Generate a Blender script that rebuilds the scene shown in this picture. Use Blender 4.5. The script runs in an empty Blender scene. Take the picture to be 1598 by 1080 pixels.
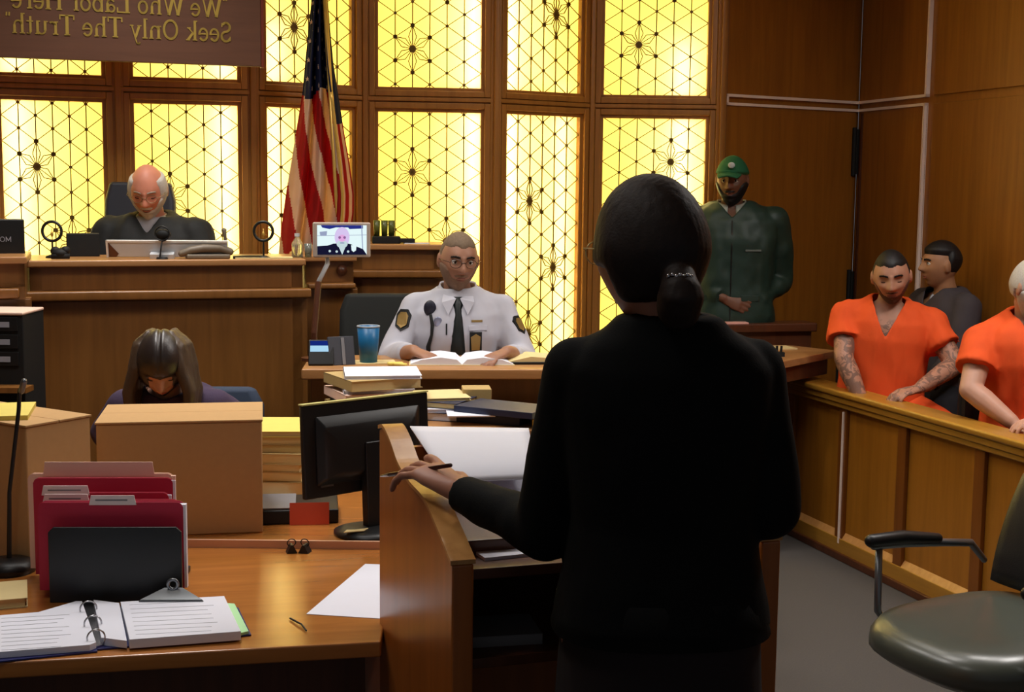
import bpy, math, random
from mathutils import Vector, Matrix, noise
random.seed(7)
PI = math.pi
scene = bpy.context.scene
COL = scene.collection

# ---------------------------------------------------------------- camera
F_PX, IMW, IMH = 2100.0, 1598.0, 1080.0
PITCH, ROLL, EYE = math.atan(247/2100), math.radians(.6), 1.72
CAMROT = Matrix.Rotation(PI/2-PITCH, 3, 'X') @ Matrix.Rotation(ROLL, 3, 'Z')
cam_d = bpy.data.cameras.new('camera')
cam_d.sensor_width = 36; cam_d.lens = F_PX/IMW*36; cam_d.clip_start = .05
cam = bpy.data.objects.new('camera', cam_d)
COL.objects.link(cam)
cam.matrix_world = Matrix.Translation((0, 0, EYE)) @ CAMROT.to_4x4()
scene.camera = cam

# ---------------------------------------------------------------- world, view, lamps
scene.view_settings.view_transform = 'Standard'
scene.view_settings.look = 'None'
scene.view_settings.exposure = 0
scene.view_settings.gamma = 1
scene.view_settings.use_curve_mapping = False
wd = bpy.data.worlds.new('world'); scene.world = wd; wd.use_nodes = True
wd.node_tree.nodes['Background'].inputs[0].default_value = (.9, .93, 1, 1)
wd.node_tree.nodes['Background'].inputs[1].default_value = .12
scene.cycles.max_bounces = 6
scene.cycles.caustics_reflective = False
scene.cycles.sample_clamp_indirect = 4

def area(name, loc, sx, sy, power, color=(1, .96, .93), rot=(0, 0, 0), spread=PI):
    l = bpy.data.lights.new(name, 'AREA'); l.shape = 'RECTANGLE'
    l.size = sx; l.size_y = sy; l.energy = power; l.color = color; l.spread = spread
    o = bpy.data.objects.new(name, l); COL.objects.link(o)
    o.location = loc; o.rotation_euler = rot
    return o
CEIL = 3.45
LSPREAD = 115
LAMPS = [(-1.2, 3.9, 15), (.2, 4.3, 8), (-1.4, 5.2, 19), (.3, 5.6, 5), (1.5, 4.7, 12), (2.3, 4.3, 36), (-.9, 2.0, 4)]
for i, (x, y, p) in enumerate(LAMPS):
    area('ceiling_lamp_light', (x, y, CEIL-.06), .6, .6, p, spread=math.radians(165 if i == 5 else LSPREAD))

# ---------------------------------------------------------------- geometry helpers
def ray(px, py):
    return CAMROT @ Vector(((px-799)/F_PX, (540-py)/F_PX, -1))
C0 = Vector((0, 0, EYE))
def at(px, py, Y):
    d = ray(px, py); return C0 + d*(Y/d.y)
def atz(px, py, z):
    d = ray(px, py); return C0 + d*((z-EYE)/d.z)
def along(p, ang, px, py=500):
    """where the sight line of a pixel column meets the upright plane through p with heading ang"""
    d = ray(px, py); n = Vector((-math.sin(ang), math.cos(ang), 0))
    return C0 + d*((Vector((p[0], p[1], 0))-Vector((0, 0, 0))).dot(n)/d.dot(n))
ROOM = math.radians(17.5)
def frame(p, ang=0.0, z=None):
    return Matrix.Translation((p[0], p[1], p[2] if z is None and len(p) > 2 else (z or 0))) @ Matrix.Rotation(ang, 4, 'Z')

WM = {}
def wm(o):
    return WM.get(o.name, Matrix.Identity(4))
class MB:
    def __init__(s, M=None):
        s.v = []; s.f = []; s.m = []; s.M = M or Matrix.Identity(4); s.mi = 0
    def add(s, vs, fs):
        b = len(s.v)
        s.v += [s.M @ Vector(v) for v in vs]
        for f in fs:
            s.f.append([b+i for i in f]); s.m.append(s.mi)
        return s
    def box(s, x0, x1, y0, y1, z0, z1):
        return s.add([(x0,y0,z0),(x1,y0,z0),(x1,y1,z0),(x0,y1,z0),(x0,y0,z1),(x1,y0,z1),(x1,y1,z1),(x0,y1,z1)],
                     [(0,3,2,1),(4,5,6,7),(0,1,5,4),(1,2,6,5),(2,3,7,6),(3,0,4,7)])
    def prism(s, poly, z0, z1, axis='z'):
        n = len(poly)
        def q(a, b, c):
            return {'z': (a, b, c), 'x': (c, a, b), 'y': (a, c, b)}[axis]
        vs = [q(a, b, z0) for a, b in poly] + [q(a, b, z1) for a, b in poly]
        return s.add(vs, [tuple(range(n))[::-1], tuple(range(n, 2*n))] + [(i, (i+1) % n, n+(i+1) % n, n+i) for i in range(n)])
    def hexa(s, bottom, top):
        """closed solid between two equal polygons of 3-D points"""
        n = len(bottom)
        return s.add(list(bottom)+list(top), [tuple(range(n))[::-1], tuple(range(n, 2*n))] + [(i, (i+1) % n, n+(i+1) % n, n+i) for i in range(n)])
    def loft(s, rings, caps=True):
        n = len(rings[0]); vs = [p for r in rings for p in r]; fs = []
        for k in range(len(rings)-1):
            for i in range(n):
                j = (i+1) % n
                fs.append((k*n+i, k*n+j, (k+1)*n+j, (k+1)*n+i))
        if caps:
            fs.append(tuple(range(n))[::-1]); fs.append(tuple((len(rings)-1)*n+i for i in range(n)))
        return s.add(vs, fs)
    def tube(s, pts, r, n=12, caps=True, rnd=False):
        """round tube through pts, r a number or one per point; rnd rounds the ends"""
        P = [Vector(p) for p in pts]
        R = list(r) if hasattr(r, '__len__') else [r]*len(P)
        if rnd:
            d0 = (P[0]-P[1]).normalized(); d1 = (P[-1]-P[-2]).normalized()
            a = [(P[0]+d0*R[0]*math.sin(t), R[0]*math.cos(t)) for t in (1.45, 1.1, .75, .4)]
            b = [(P[-1]+d1*R[-1]*math.sin(t), R[-1]*math.cos(t)) for t in (.4, .75, 1.1, 1.45)]
            P = [q for q, _ in a]+P+[q for q, _ in b]; R = [q for _, q in a]+R+[q for _, q in b]
        rings = []; up = None
        for i, p in enumerate(P):
            t = (P[min(i+1, len(P)-1)]-P[max(i-1, 0)]).normalized()
            if up is None:
                up = Vector((0, 0, 1)) if abs(t.z) < .9 else Vector((1, 0, 0))
            a = t.cross(up).normalized(); up = a.cross(t).normalized()
            rings.append([p + a*math.cos(k*2*PI/n)*R[i] + up*math.sin(k*2*PI/n)*R[i] for k in range(n)])
        return s.loft(rings, caps)
    def ell(s, c, r, n=16, m=12, rot=None):
        c = Vector(c); rings = []
        for j in range(1, m):
            t = PI*j/m
            rings.append([(math.sin(t)*math.cos(2*PI*k/n), math.sin(t)*math.sin(2*PI*k/n), -math.cos(t)) for k in range(n)])
        vs = [(0, 0, -1)]+[p for q in rings for p in q]+[(0, 0, 1)]
        out = []
        for p in vs:
            q = Vector((p[0]*r[0], p[1]*r[1], p[2]*r[2]))
            if rot is not None: q = rot @ q
            out.append(c+q)
        fs = [(0, 1+(k+1) % n, 1+k) for k in range(n)]
        for j in range(m-2):
            for k in range(n):
                a = 1+j*n; kk = (k+1) % n
                fs.append((a+k, a+kk, a+n+kk, a+n+k))
        e = len(vs)-1; a = 1+(m-2)*n
        fs += [(e, a+k, a+(k+1) % n) for k in range(n)]
        return s.add(out, fs)
    def torus(s, c, R, r, u, w, n=28, m=8, a0=0, a1=2*PI):
        c = Vector(c); u = Vector(u).normalized(); w = Vector(w).normalized(); full = abs(a1-a0-2*PI) < 1e-6
        cnt = n if full else n+1; rings = []
        for i in range(cnt):
            t = a0+(a1-a0)*i/n; d = u*math.cos(t)+w*math.sin(t); nn = u.cross(w)
            rings.append([c+d*R+d*r*math.cos(2*PI*k/m)+nn*r*math.sin(2*PI*k/m) for k in range(m)])
        if full:
            rings.append(rings[0]); return s.loft(rings, False)
        return s.loft(rings)
    def lathe(s, prof, c=(0, 0, 0), n=24):
        return s.loft([[(c[0]+r*math.cos(2*PI*k/n), c[1]+r*math.sin(2*PI*k/n), c[2]+z) for k in range(n)] for r, z in prof])
    def bar(s, a, b, w, t, nrm):
        """flat bar from a to b, w wide, t thick along nrm"""
        a = Vector(a); b = Vector(b); nrm = Vector(nrm); d = (b-a).normalized(); sd = d.cross(nrm)*(w/2); q = nrm*(t/2)
        return s.add([a-sd-q, a+sd-q, a+sd+q, a-sd+q, b-sd-q, b+sd-q, b+sd+q, b-sd+q],
                     [(0,1,2,3),(7,6,5,4),(0,4,5,1),(1,5,6,2),(2,6,7,3),(3,7,4,0)])
    def build(s, name, mat, parent=None, smooth=False, bevel=0, label=None, cat=None, group=None, kind=None, seg=2):
        me = bpy.data.meshes.new(name)
        inv = wm(parent).inverted() if parent else Matrix.Identity(4)
        me.from_pydata([tuple(inv @ v) for v in s.v], [], s.f)
        mats = mat if isinstance(mat, (list, tuple)) else [mat]
        for q in mats: me.materials.append(q)
        for p, mi in zip(me.polygons, s.m): p.material_index = mi
        me.update()
        o = bpy.data.objects.new(name, me); COL.objects.link(o)
        fixn(me)
        if smooth:
            me.polygons.foreach_set('use_smooth', [True]*len(me.polygons))
        if parent:
            o.parent = parent; WM[o.name] = wm(parent)
        if bevel:
            b = o.modifiers.new('bevel', 'BEVEL'); b.width = bevel; b.segments = seg; b.limit_method = 'ANGLE'; b.angle_limit = .6
            me.polygons.foreach_set('use_smooth', [True]*len(me.polygons))
            w = o.modifiers.new('wn', 'WEIGHTED_NORMAL'); w.keep_sharp = True
        tag(o, label, cat, group, kind)
        return o
import bmesh
def fixn(me):
    bm = bmesh.new(); bm.from_mesh(me); bmesh.ops.recalc_face_normals(bm, faces=bm.faces); bm.to_mesh(me); bm.free()
def tag(o, label=None, cat=None, group=None, kind=None):
    if label: o['label'] = label
    if cat: o['category'] = cat
    if group: o['group'] = group
    if kind: o['kind'] = kind
    return o
def thing(name, label, cat, loc, rz=0.0, group=None, kind=None):
    o = bpy.data.objects.new(name, None); COL.objects.link(o)
    o.location = (loc[0], loc[1], loc[2]); o.rotation_euler = (0, 0, rz); o.empty_display_size = .1
    WM[o.name] = Matrix.Translation(o.location) @ Matrix.Rotation(rz, 4, 'Z')
    return tag(o, label, cat, group, kind)

# ---------------------------------------------------------------- materials
def lin(c):
    return tuple((x/255/12.92) if x/255 <= .04045 else ((x/255+.055)/1.055)**2.4 for x in c)+(1,)
def mat(name, rgb, rough=.6, metal=0, spec=.4, emit=None, es=1, coat=0, noise_amt=0, noise_scale=20, bump=0, bscale=200, sheen=0, sss=0):
    m = bpy.data.materials.new(name); m.use_nodes = True
    nt = m.node_tree; b = nt.nodes['Principled BSDF']; c = lin(rgb)
    b.inputs['Base Color'].default_value = c; b.inputs['Roughness'].default_value = rough
    b.inputs['Metallic'].default_value = metal; b.inputs['Specular IOR Level'].default_value = spec
    if coat: b.inputs['Coat Weight'].default_value = coat; b.inputs['Coat Roughness'].default_value = .15
    if sheen: b.inputs['Sheen Weight'].default_value = sheen
    if sss:
        b.inputs['Subsurface Weight'].default_value = sss; b.inputs['Subsurface Scale'].default_value = .01
        b.inputs['Subsurface Radius'].default_value = (1, .35, .2)
    if emit: b.inputs['Emission Color'].default_value = lin(emit); b.inputs['Emission Strength'].default_value = es
    tc = nt.nodes.new('ShaderNodeTexCoord')
    n = nt.nodes.new('ShaderNodeTexNoise'); n.inputs['Scale'].default_value = noise_scale; n.inputs['Detail'].default_value = 4
    nt.links.new(tc.outputs['Object'], n.inputs['Vector'])
    r = nt.nodes.new('ShaderNodeMixRGB'); r.blend_type = 'MIX'
    k = noise_amt or .06
    r.inputs[1].default_value = tuple(x*(1-k) for x in c[:3])+(1,); r.inputs[2].default_value = tuple(min(1, x*(1+k)) for x in c[:3])+(1,)
    nt.links.new(n.outputs['Fac'], r.inputs[0]); nt.links.new(r.outputs[0], b.inputs['Base Color'])
    if bump:
        n2 = nt.nodes.new('ShaderNodeTexNoise'); n2.inputs['Scale'].default_value = bscale
        nt.links.new(tc.outputs['Object'], n2.inputs['Vector'])
        bp = nt.nodes.new('ShaderNodeBump'); bp.inputs['Strength'].default_value = bump; bp.inputs['Distance'].default_value = .002
        nt.links.new(n2.outputs['Fac'], bp.inputs['Height']); nt.links.new(bp.outputs[0], b.inputs['Normal'])
    return m
def wood(name, dark, light, rough=.38, grain=(3, 3, 45), spec=.4, coat=.2, vertical=True):
    m = bpy.data.materials.new(name); m.use_nodes = True
    nt = m.node_tree; b = nt.nodes['Principled BSDF']; b.inputs['Roughness'].default_value = rough
    b.inputs['Specular IOR Level'].default_value = spec
    b.inputs['Coat Weight'].default_value = coat; b.inputs['Coat Roughness'].default_value = .25
    tc = nt.nodes.new('ShaderNodeTexCoord'); mp = nt.nodes.new('ShaderNodeMapping')
    mp.inputs['Scale'].default_value = (14, 14, .9) if vertical else (1.2, 14, 14)
    nt.links.new(tc.outputs['Object'], mp.inputs[0])
    n = nt.nodes.new('ShaderNodeTexNoise'); n.inputs['Scale'].default_value = 1.6; n.inputs['Detail'].default_value = 8; n.inputs['Roughness'].default_value = .6
    n.inputs['Distortion'].default_value = .6
    nt.links.new(mp.outputs[0], n.inputs['Vector'])
    n2 = nt.nodes.new('ShaderNodeTexNoise'); n2.inputs['Scale'].default_value = 1.1; n2.inputs['Detail'].default_value = 2
    nt.links.new(tc.outputs['Object'], n2.inputs['Vector'])
    mx = nt.nodes.new('ShaderNodeMath'); mx.operation = 'MULTIPLY_ADD'; mx.inputs[1].default_value = .65
    m2 = nt.nodes.new('ShaderNodeMath'); m2.operation = 'MULTIPLY'; m2.inputs[1].default_value = .35
    nt.links.new(n2.outputs['Fac'], m2.inputs[0]); nt.links.new(n.outputs['Fac'], mx.inputs[0]); nt.links.new(m2.outputs[0], mx.inputs[2])
    cr = nt.nodes.new('ShaderNodeValToRGB')
    cr.color_ramp.elements[0].position = .3; cr.color_ramp.elements[0].color = lin(dark)
    cr.color_ramp.elements[1].position = .72; cr.color_ramp.elements[1].color = lin(light)
    nt.links.new(mx.outputs[0], cr.inputs[0]); nt.links.new(cr.outputs[0], b.inputs['Base Color'])
    return m
W_BENCH = wood('bench_wood', (108, 68, 27), (140, 92, 42))
W_EDGE = wood('edge_wood', (150, 104, 60), (184, 134, 84), vertical=False)
W_WALL = wood('wall_wood', (128, 78, 22), (166, 106, 34), rough=.42)
W_RAIL = wood('jury_wood', (140, 88, 22), (176, 116, 36), rough=.35)
W_RAILH = wood('jury_rail_wood', (150, 104, 34), (186, 136, 52), rough=.3, vertical=False)
W_DESK = wood('desk_wood', (150, 92, 40), (190, 122, 56), rough=.16, coat=.7, vertical=False)
W_LECT = wood('lectern_wood', (140, 76, 26), (180, 102, 38), rough=.3)
W_LECTE = wood('lectern_edge_wood', (170, 116, 60), (210, 156, 92), rough=.35)
W_DARK = wood('dark_wood', (66, 34, 18), (96, 52, 28), rough=.4)
W_FRAME = wood('window_frame_wood', (146, 94, 38), (182, 126, 58), rough=.35)
M_CARPET = mat('carpet', (80, 76, 73), .95, noise_amt=.15, noise_scale=160, bump=.6, bscale=500, spec=.1)
M_CEIL = mat('ceiling_tile', (200, 196, 186), .9)
M_PLASTER = mat('plaster', (150, 130, 100), .9)
M_TRIM = mat('light_trim', (250, 228, 216), .35, spec=.6)
M_LATT = mat('bronze_lattice', (128, 100, 40), .5, metal=.1)
M_BLACK = mat('black_plastic', (22, 23, 24), .4)
M_BLACKM = mat('matt_black', (14, 15, 15), .7)
M_PAPER = mat('white_paper', (222, 224, 236), .8, noise_amt=.02)
M_CREAM = mat('cream_paper', (214, 194, 140), .8)
M_YELP = mat('yellow_paper', (216, 198, 100), .8)
M_INK = mat('print_ink', (150, 152, 162), .8)
M_CARD = mat('cardboard', (184, 146, 98), .85, noise_amt=.06, noise_scale=60)
M_CARDT = mat('cardboard_edge', (200, 164, 110), .85)
M_MAROON = mat('maroon_card', (176, 32, 62), .6)
M_PINK = mat('pink_buff_card', (232, 198, 178), .7)
M_BUFF = mat('buff_folder', (176, 150, 98), .75)
M_NAVY = mat('navy_vinyl', (34, 38, 96), .4)
M_BLUED = mat('dark_blue_folder', (28, 38, 66), .45)
M_SILVER = mat('silver', (190, 190, 195), .25, metal=1)
M_STEEL = mat('grey_steel', (120, 124, 128), .3, metal=.8)
M_GOLD = mat('gold_paint', (206, 168, 84), .35, metal=.5)
M_LETTER = mat('gilt_letter', (176, 150, 68), .4, metal=.2)
M_BOARD = wood('banner_board', (86, 54, 38), (106, 70, 50), rough=.5, vertical=False, coat=0)
M_BOARDE = mat('banner_edge', (110, 42, 20), .5)
# ---------------------------------------------------------------- the setting: floor, walls, windows
MB().box(-4.2, 4.2, -1.2, 8.6, -.05, 0).build('floor', M_CARPET, kind='structure')
MB().box(-4.2, 4.2, -1.2, 8.6, CEIL, CEIL+.06).build('ceiling', M_CEIL, kind='structure')
for i, (x, y, p) in enumerate(LAMPS):
    t = thing('ceiling_light', 'square recessed ceiling light panel above the '+['cartons', 'lectern', 'judge bench', 'raised desk', 'jury rail', 'armchair by the jury wall', 'front table'][i], 'ceiling light', (x, y, CEIL-.04), 0, 'ceiling lights')
    MB().box(x-.33, x+.33, y-.33, y+.33, CEIL-.03, CEIL-.002).build('frame', M_CEIL, t)
    M_TUBE = bpy.data.materials.get('lamp_diffuser') or mat('lamp_diffuser', (240, 235, 225), .5, emit=(255, 245, 230), es=3)
    MB().box(x-.3, x+.3, y-.3, y+.3, CEIL-.036, CEIL-.03).build('diffuser', M_TUBE, t)

VX = [(-215, 6.2), (-25, 6.3), (184, 6.5), (394, 6.66), (568, 7.0), (772, 7.08), (921, 7.42), (1123, 7.44)]
VP = [at(x, 160, y) for x, y in VX]
BAND = 2.165       # height of the cross band
PAD = .0
# glowing glass, lit from the lamps behind it
def glass_mat():
    m = bpy.data.materials.new('amber_glass'); m.use_nodes = True; nt = m.node_tree
    nt.nodes.clear()
    out = nt.nodes.new('ShaderNodeOutputMaterial'); tr = nt.nodes.new('ShaderNodeBsdfTranslucent'); em = nt.nodes.new('ShaderNodeEmission')
    gl = nt.nodes.new('ShaderNodeBsdfGlossy'); gl.inputs['Roughness'].default_value = .3; gl.inputs[0].default_value = (.03, .03, .03, 1)
    tr.inputs[0].default_value = (.92, .84, .58, 1)
    em.inputs[0].default_value = (1, .79, .15, 1); em.inputs[1].default_value = .70
    a = nt.nodes.new('ShaderNodeAddShader'); b = nt.nodes.new('ShaderNodeAddShader')
    nt.links.new(tr.outputs[0], a.inputs[0]); nt.links.new(em.outputs[0], a.inputs[1])
    nt.links.new(a.outputs[0], b.inputs[0]); nt.links.new(gl.outputs[0], b.inputs[1]); nt.links.new(b.outputs[0], out.inputs[0])
    return m
M_GLASS = glass_mat()
SILL, HEAD = .75, 3.42
def lattice(mb, W, z0, z1, s, phase, stars, sm=1.0):
    """triangle lattice of thin bronze bars in the local xz plane"""
    w = W/6; n = (0, -1, 0)
    for k in range(1, 6):
        mb.bar((k*w, 0, z0), (k*w, 0, z1), .0052, .005, n)
    def nz(k, j): return phase+z0+(j+(.5 if k % 2 else 0))*s
    J = range(-1, int((z1-z0)/s)+2)
    def seg(x0, a, x1, b):
        if max(a, b) <= z0 or min(a, b) >= z1: return
        def lerp(z): return x0+(x1-x0)*(z-a)/(b-a)
        aa, bb = a, b; xa, xb = x0, x1
        for lim, lo in ((z0, True), (z1, False)):
            if (aa < lim) == lo and aa != lim and ((aa-lim)*(bb-lim) < 0): xa, aa = lerp(lim), lim
            if (bb < lim) == lo and bb != lim and ((aa-lim)*(bb-lim) < 0): xb, bb = lerp(lim), lim
        mb.bar((xa, 0, aa), (xb, 0, bb), .0040, .004, n)
    for k in range(6):
        for j in J:
            a = nz(k, j)
            for dlt in ((0, -1) if k % 2 == 0 else (0, 1)):
                seg(k*w, a, (k+1)*w, nz(k+1, j+dlt))
    def dot(x, z, r):
        if z0+r < z < z1-r:
            mb.prism([(x+r*math.cos(t*PI/4), z+r*math.sin(t*PI/4)) for t in range(8)], -.005, .005, 'y')
    for k in range(1, 6):
        for j in J: dot(k*w, nz(k, j), .0085)
    for k, j in stars:
        x, z = k*w, nz(k, j)
        if not z0+s < z < z1-s: continue
        dot(x, z, .019)
        for q in range(6):
            th = q*PI/3+PI/2
            dx, dz = math.cos(th)*w/.866, math.sin(th)*s
            ux, uz = -math.sin(th)*w/.866, math.cos(th)*s
            dot(x+dx, z+dz, .012)
            m1 = (x+dx*.52+ux*.2, z+dz*.52+uz*.2); m2 = (x+dx*.52-ux*.2, z+dz*.52-uz*.2)
            for m_ in (m1, m2):
                mb.bar((x, -.001, z), (m_[0], -.001, m_[1]), .0042, .005, n)
                mb.bar((m_[0], -.001, m_[1]), (x+dx, -.001, z+dz), .0042, .005, n)
starsets = [[(4, 9), (2, 6), (4, 3)], [(2, 8), (4, 5), (2, 2)], [(4, 10), (2, 7), (4, 4), (2, 1)]]
for i in range(len(VP)-1):
    a, b = VP[i], VP[i+1]
    ang = math.atan2(b.y-a.y, b.x-a.x); L = math.hypot(b.x-a.x, b.y-a.y)
    M = frame((a.x, a.y, 0), ang)
    wn = thing('window_%d' % (i+1), None, None, (a.x, a.y, 0), ang, kind='structure')
    g0, g1 = .055, L-.055
    fr = MB(M)
    for z0, z1 in ((SILL, BAND-.045), (BAND+.045, HEAD)):
        # stepped moulding round each light
        for e, dd in ((.0, .05), (.018, .03)):
            fr.box(g0-.03+e, g0+e, -dd+.02, .05, z0-.03, z1+.03).box(g1-e, g1+.03-e, -dd+.02, .05, z0-.03, z1+.03)
            fr.box(g0, g1, -dd+.02, .05, z0-.03+e, z0+e).box(g0, g1, -dd+.02, .05, z1-e, z1+.03-e)
    fr.box(0, L, -.012, .05, BAND-.05, BAND+.05).box(0, L, -.03, .05, BAND-.01, BAND+.012)
    fr.box(0, L, .0, .05, 0, SILL-.02).box(0, L, 0, .05, HEAD+.01, CEIL)
    fr.build('window_frame', W_FRAME, wn, bevel=.004)
    for q, (z0, z1) in enumerate(((SILL, BAND-.045), (BAND+.045, HEAD))):
        MB(M).box(g0-.005, g1+.005, .022, .026, z0-.005, z1+.005).build('glass', M_GLASS, wn)
        lb = MB(M @ Matrix.Translation((g0+.016, .006, 0)))
        ss = starsets[(i+q) % 3]
        lattice(lb, g1-g0-.032, z0+.018, z1-.018, .119, (.03, .075, .05)[i % 3], ss)
        lb.build('lattice', M_LATT, wn)
    # mullion between two bays
for i, p in enumerate(VP):
    M = frame((p.x, p.y, 0), math.radians(16))
    MB(M).box(-.03, .03, -.028, .06, 0, HEAD+.03).box(-.014, .014, -.045, .0, 0, HEAD+.03).build('trim_%d' % (i+1), W_FRAME, kind='structure', bevel=.006)
# light box behind the glass: tubes and an added unseen white back to block world light
p0, p1 = VP[0], VP[-1]
ang = math.atan2(p1.y-p0.y, p1.x-p0.x)
bk = MB()
bk.hexa([(p0.x-.1, p0.y+.75, 0), (p1.x+.05, p1.y+.55, 0), (p1.x+.05, p1.y+.6, 0), (p0.x-.1, p0.y+.8, 0)],
        [(p0.x-.1, p0.y+.75, CEIL), (p1.x+.05, p1.y+.55, CEIL), (p1.x+.05, p1.y+.6, CEIL), (p0.x-.1, p0.y+.8, CEIL)])
bk.build('wall_light_backing', mat('light_box_white', (240, 225, 180), .9), kind='structure')
TUBES = [(28, 7, 1.9), (-120, 7, 1.9), (352, 8, 1.8), (428, 6, 1.75), (742, 5, 2.1), (797, 10, 2.0), (1062, 6, 1.75), (880, 2, 1.5)]
for px, pw, zc in TUBES:
    # find the bay, stand the tube .13 m behind its glass
    for i in range(len(VX)-1):
        if VX[i][0] <= px < VX[i+1][0]:
            a, b = VP[i], VP[i+1]; an = math.atan2(b.y-a.y, b.x-a.x)
            p = along(a, an, px, 300)
            q = Vector((p.x-math.sin(an)*.10, p.y+math.cos(an)*.10, zc))
            l = area('window_tube_light', q, .05, 1.5, pw*1.7, (1, .97, .82), (PI/2, 0, an)); l.rotation_euler = (-PI/2, 0, an)
            l.rotation_euler = (Matrix.Rotation(an, 4, "Z") @ Matrix.Rotation(-PI/2, 4, "X")).to_euler()

# back wall right of the windows, corner, right wall
PC = at(1335, 300, 8.0); P1 = VP[-1]
def wallslab(name, a, b, z0, z1, th=.08, m=W_WALL):
    an = math.atan2(b[1]-a[1], b[0]-a[0]); L = math.hypot(b[0]-a[0], b[1]-a[1])
    MB(frame((a[0], a[1], 0), an)).box(0, L, 0, th, z0, z1).build(name, m, kind='structure', bevel=.002)
    return frame((a[0], a[1], 0), an), L, an
MW, LW, AW = wallslab('wall_back_panel', P1, PC, 0, CEIL)
RW = math.radians(-73.4)   # heading of the right wall towards the camera
PR = (PC.x+math.cos(RW)*7.5, PC.y+math.sin(RW)*7.5)
MR, LR, AR = wallslab('wall_right', PC, PR, 0, CEIL)
def on_right(px, py=300):
    p = along(PC, RW, px, py); return math.hypot(p.x-PC.x, p.y-PC.y)
sG = on_right(1457, 150); sG2 = on_right(1440, 420)
sG = (sG+sG2)/2
GZ = 2.21
tr = MB(MR)
PW = .012
# raised panels on the right wall leave grooves between them
s2 = on_right(1700)
for k, (a_, b_) in enumerate(((.0, sG-.03), (sG+.03, sG+1.55), (sG+1.61, sG+3.1), (sG+3.16, sG+4.7))):
    for z0, z1 in ((.0, GZ-.022), (GZ+.022, CEIL-.01)):
        tr.box(a_+(.03 if k == 0 else 0), b_, -PW, 0, z0, z1)
tr.build('wall_right_panelling', W_WALL, kind='structure', bevel=.004)
tb = MB(MW)
tb.box(.04, LW-.03, -PW, 0, 0, GZ-.022).box(.04, LW-.03, -PW, 0, GZ+.022, CEIL-.01)
tb.build('wall_back_panelling', W_WALL, kind='structure', bevel=.004)
ts = MB(MW); w_ = .0075
ts.box(.03, LW-.01, -PW-.012, -.0, GZ+.016, GZ+.016+2*w_).box(.03, LW-.01, -PW-.012, 0, GZ-.03, GZ-.03+2*w_).box(.03, .045, -PW-.012, 0, GZ-.03, GZ+.03)
ts.M = MR
ts.box(0.01, sG-.022, -PW-.012, 0, GZ+.016, GZ+.016+2*w_).box(.01, sG-.03, -PW-.012, 0, GZ-.03, GZ-.03+2*w_)
ts.box(sG-.037, sG-.022, -PW-.012, 0, GZ+.016, CEIL-.02).box(sG-.045, sG-.030, -PW-.012, 0, 1.15, GZ-.015)
ts.build('trim_20', M_TRIM, kind='structure')
# flush door in the corner with two dark hinges
dr = thing('door_1', None, None, (PC.x, PC.y, 0), RW, kind='structure')
MB(MR).box(.06, .075, -.022, -.012, .02, GZ-.04).build('door_edge', W_DARK, dr)
for zc in (1.95, 1.12):
    MB(MR).box(.015, .05, -.035, -.012, zc-.13, zc+.13).tube([(.033, -.04, zc-.14), (.033, -.04, zc+.14)], .014, 10).build('hinge', M_BLACKM, dr, bevel=.003)
# left wall
MB().box(-3.75, -3.65, -1, 6.6, 0, CEIL).build('wall_left', M_PLASTER, kind='structure')

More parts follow.
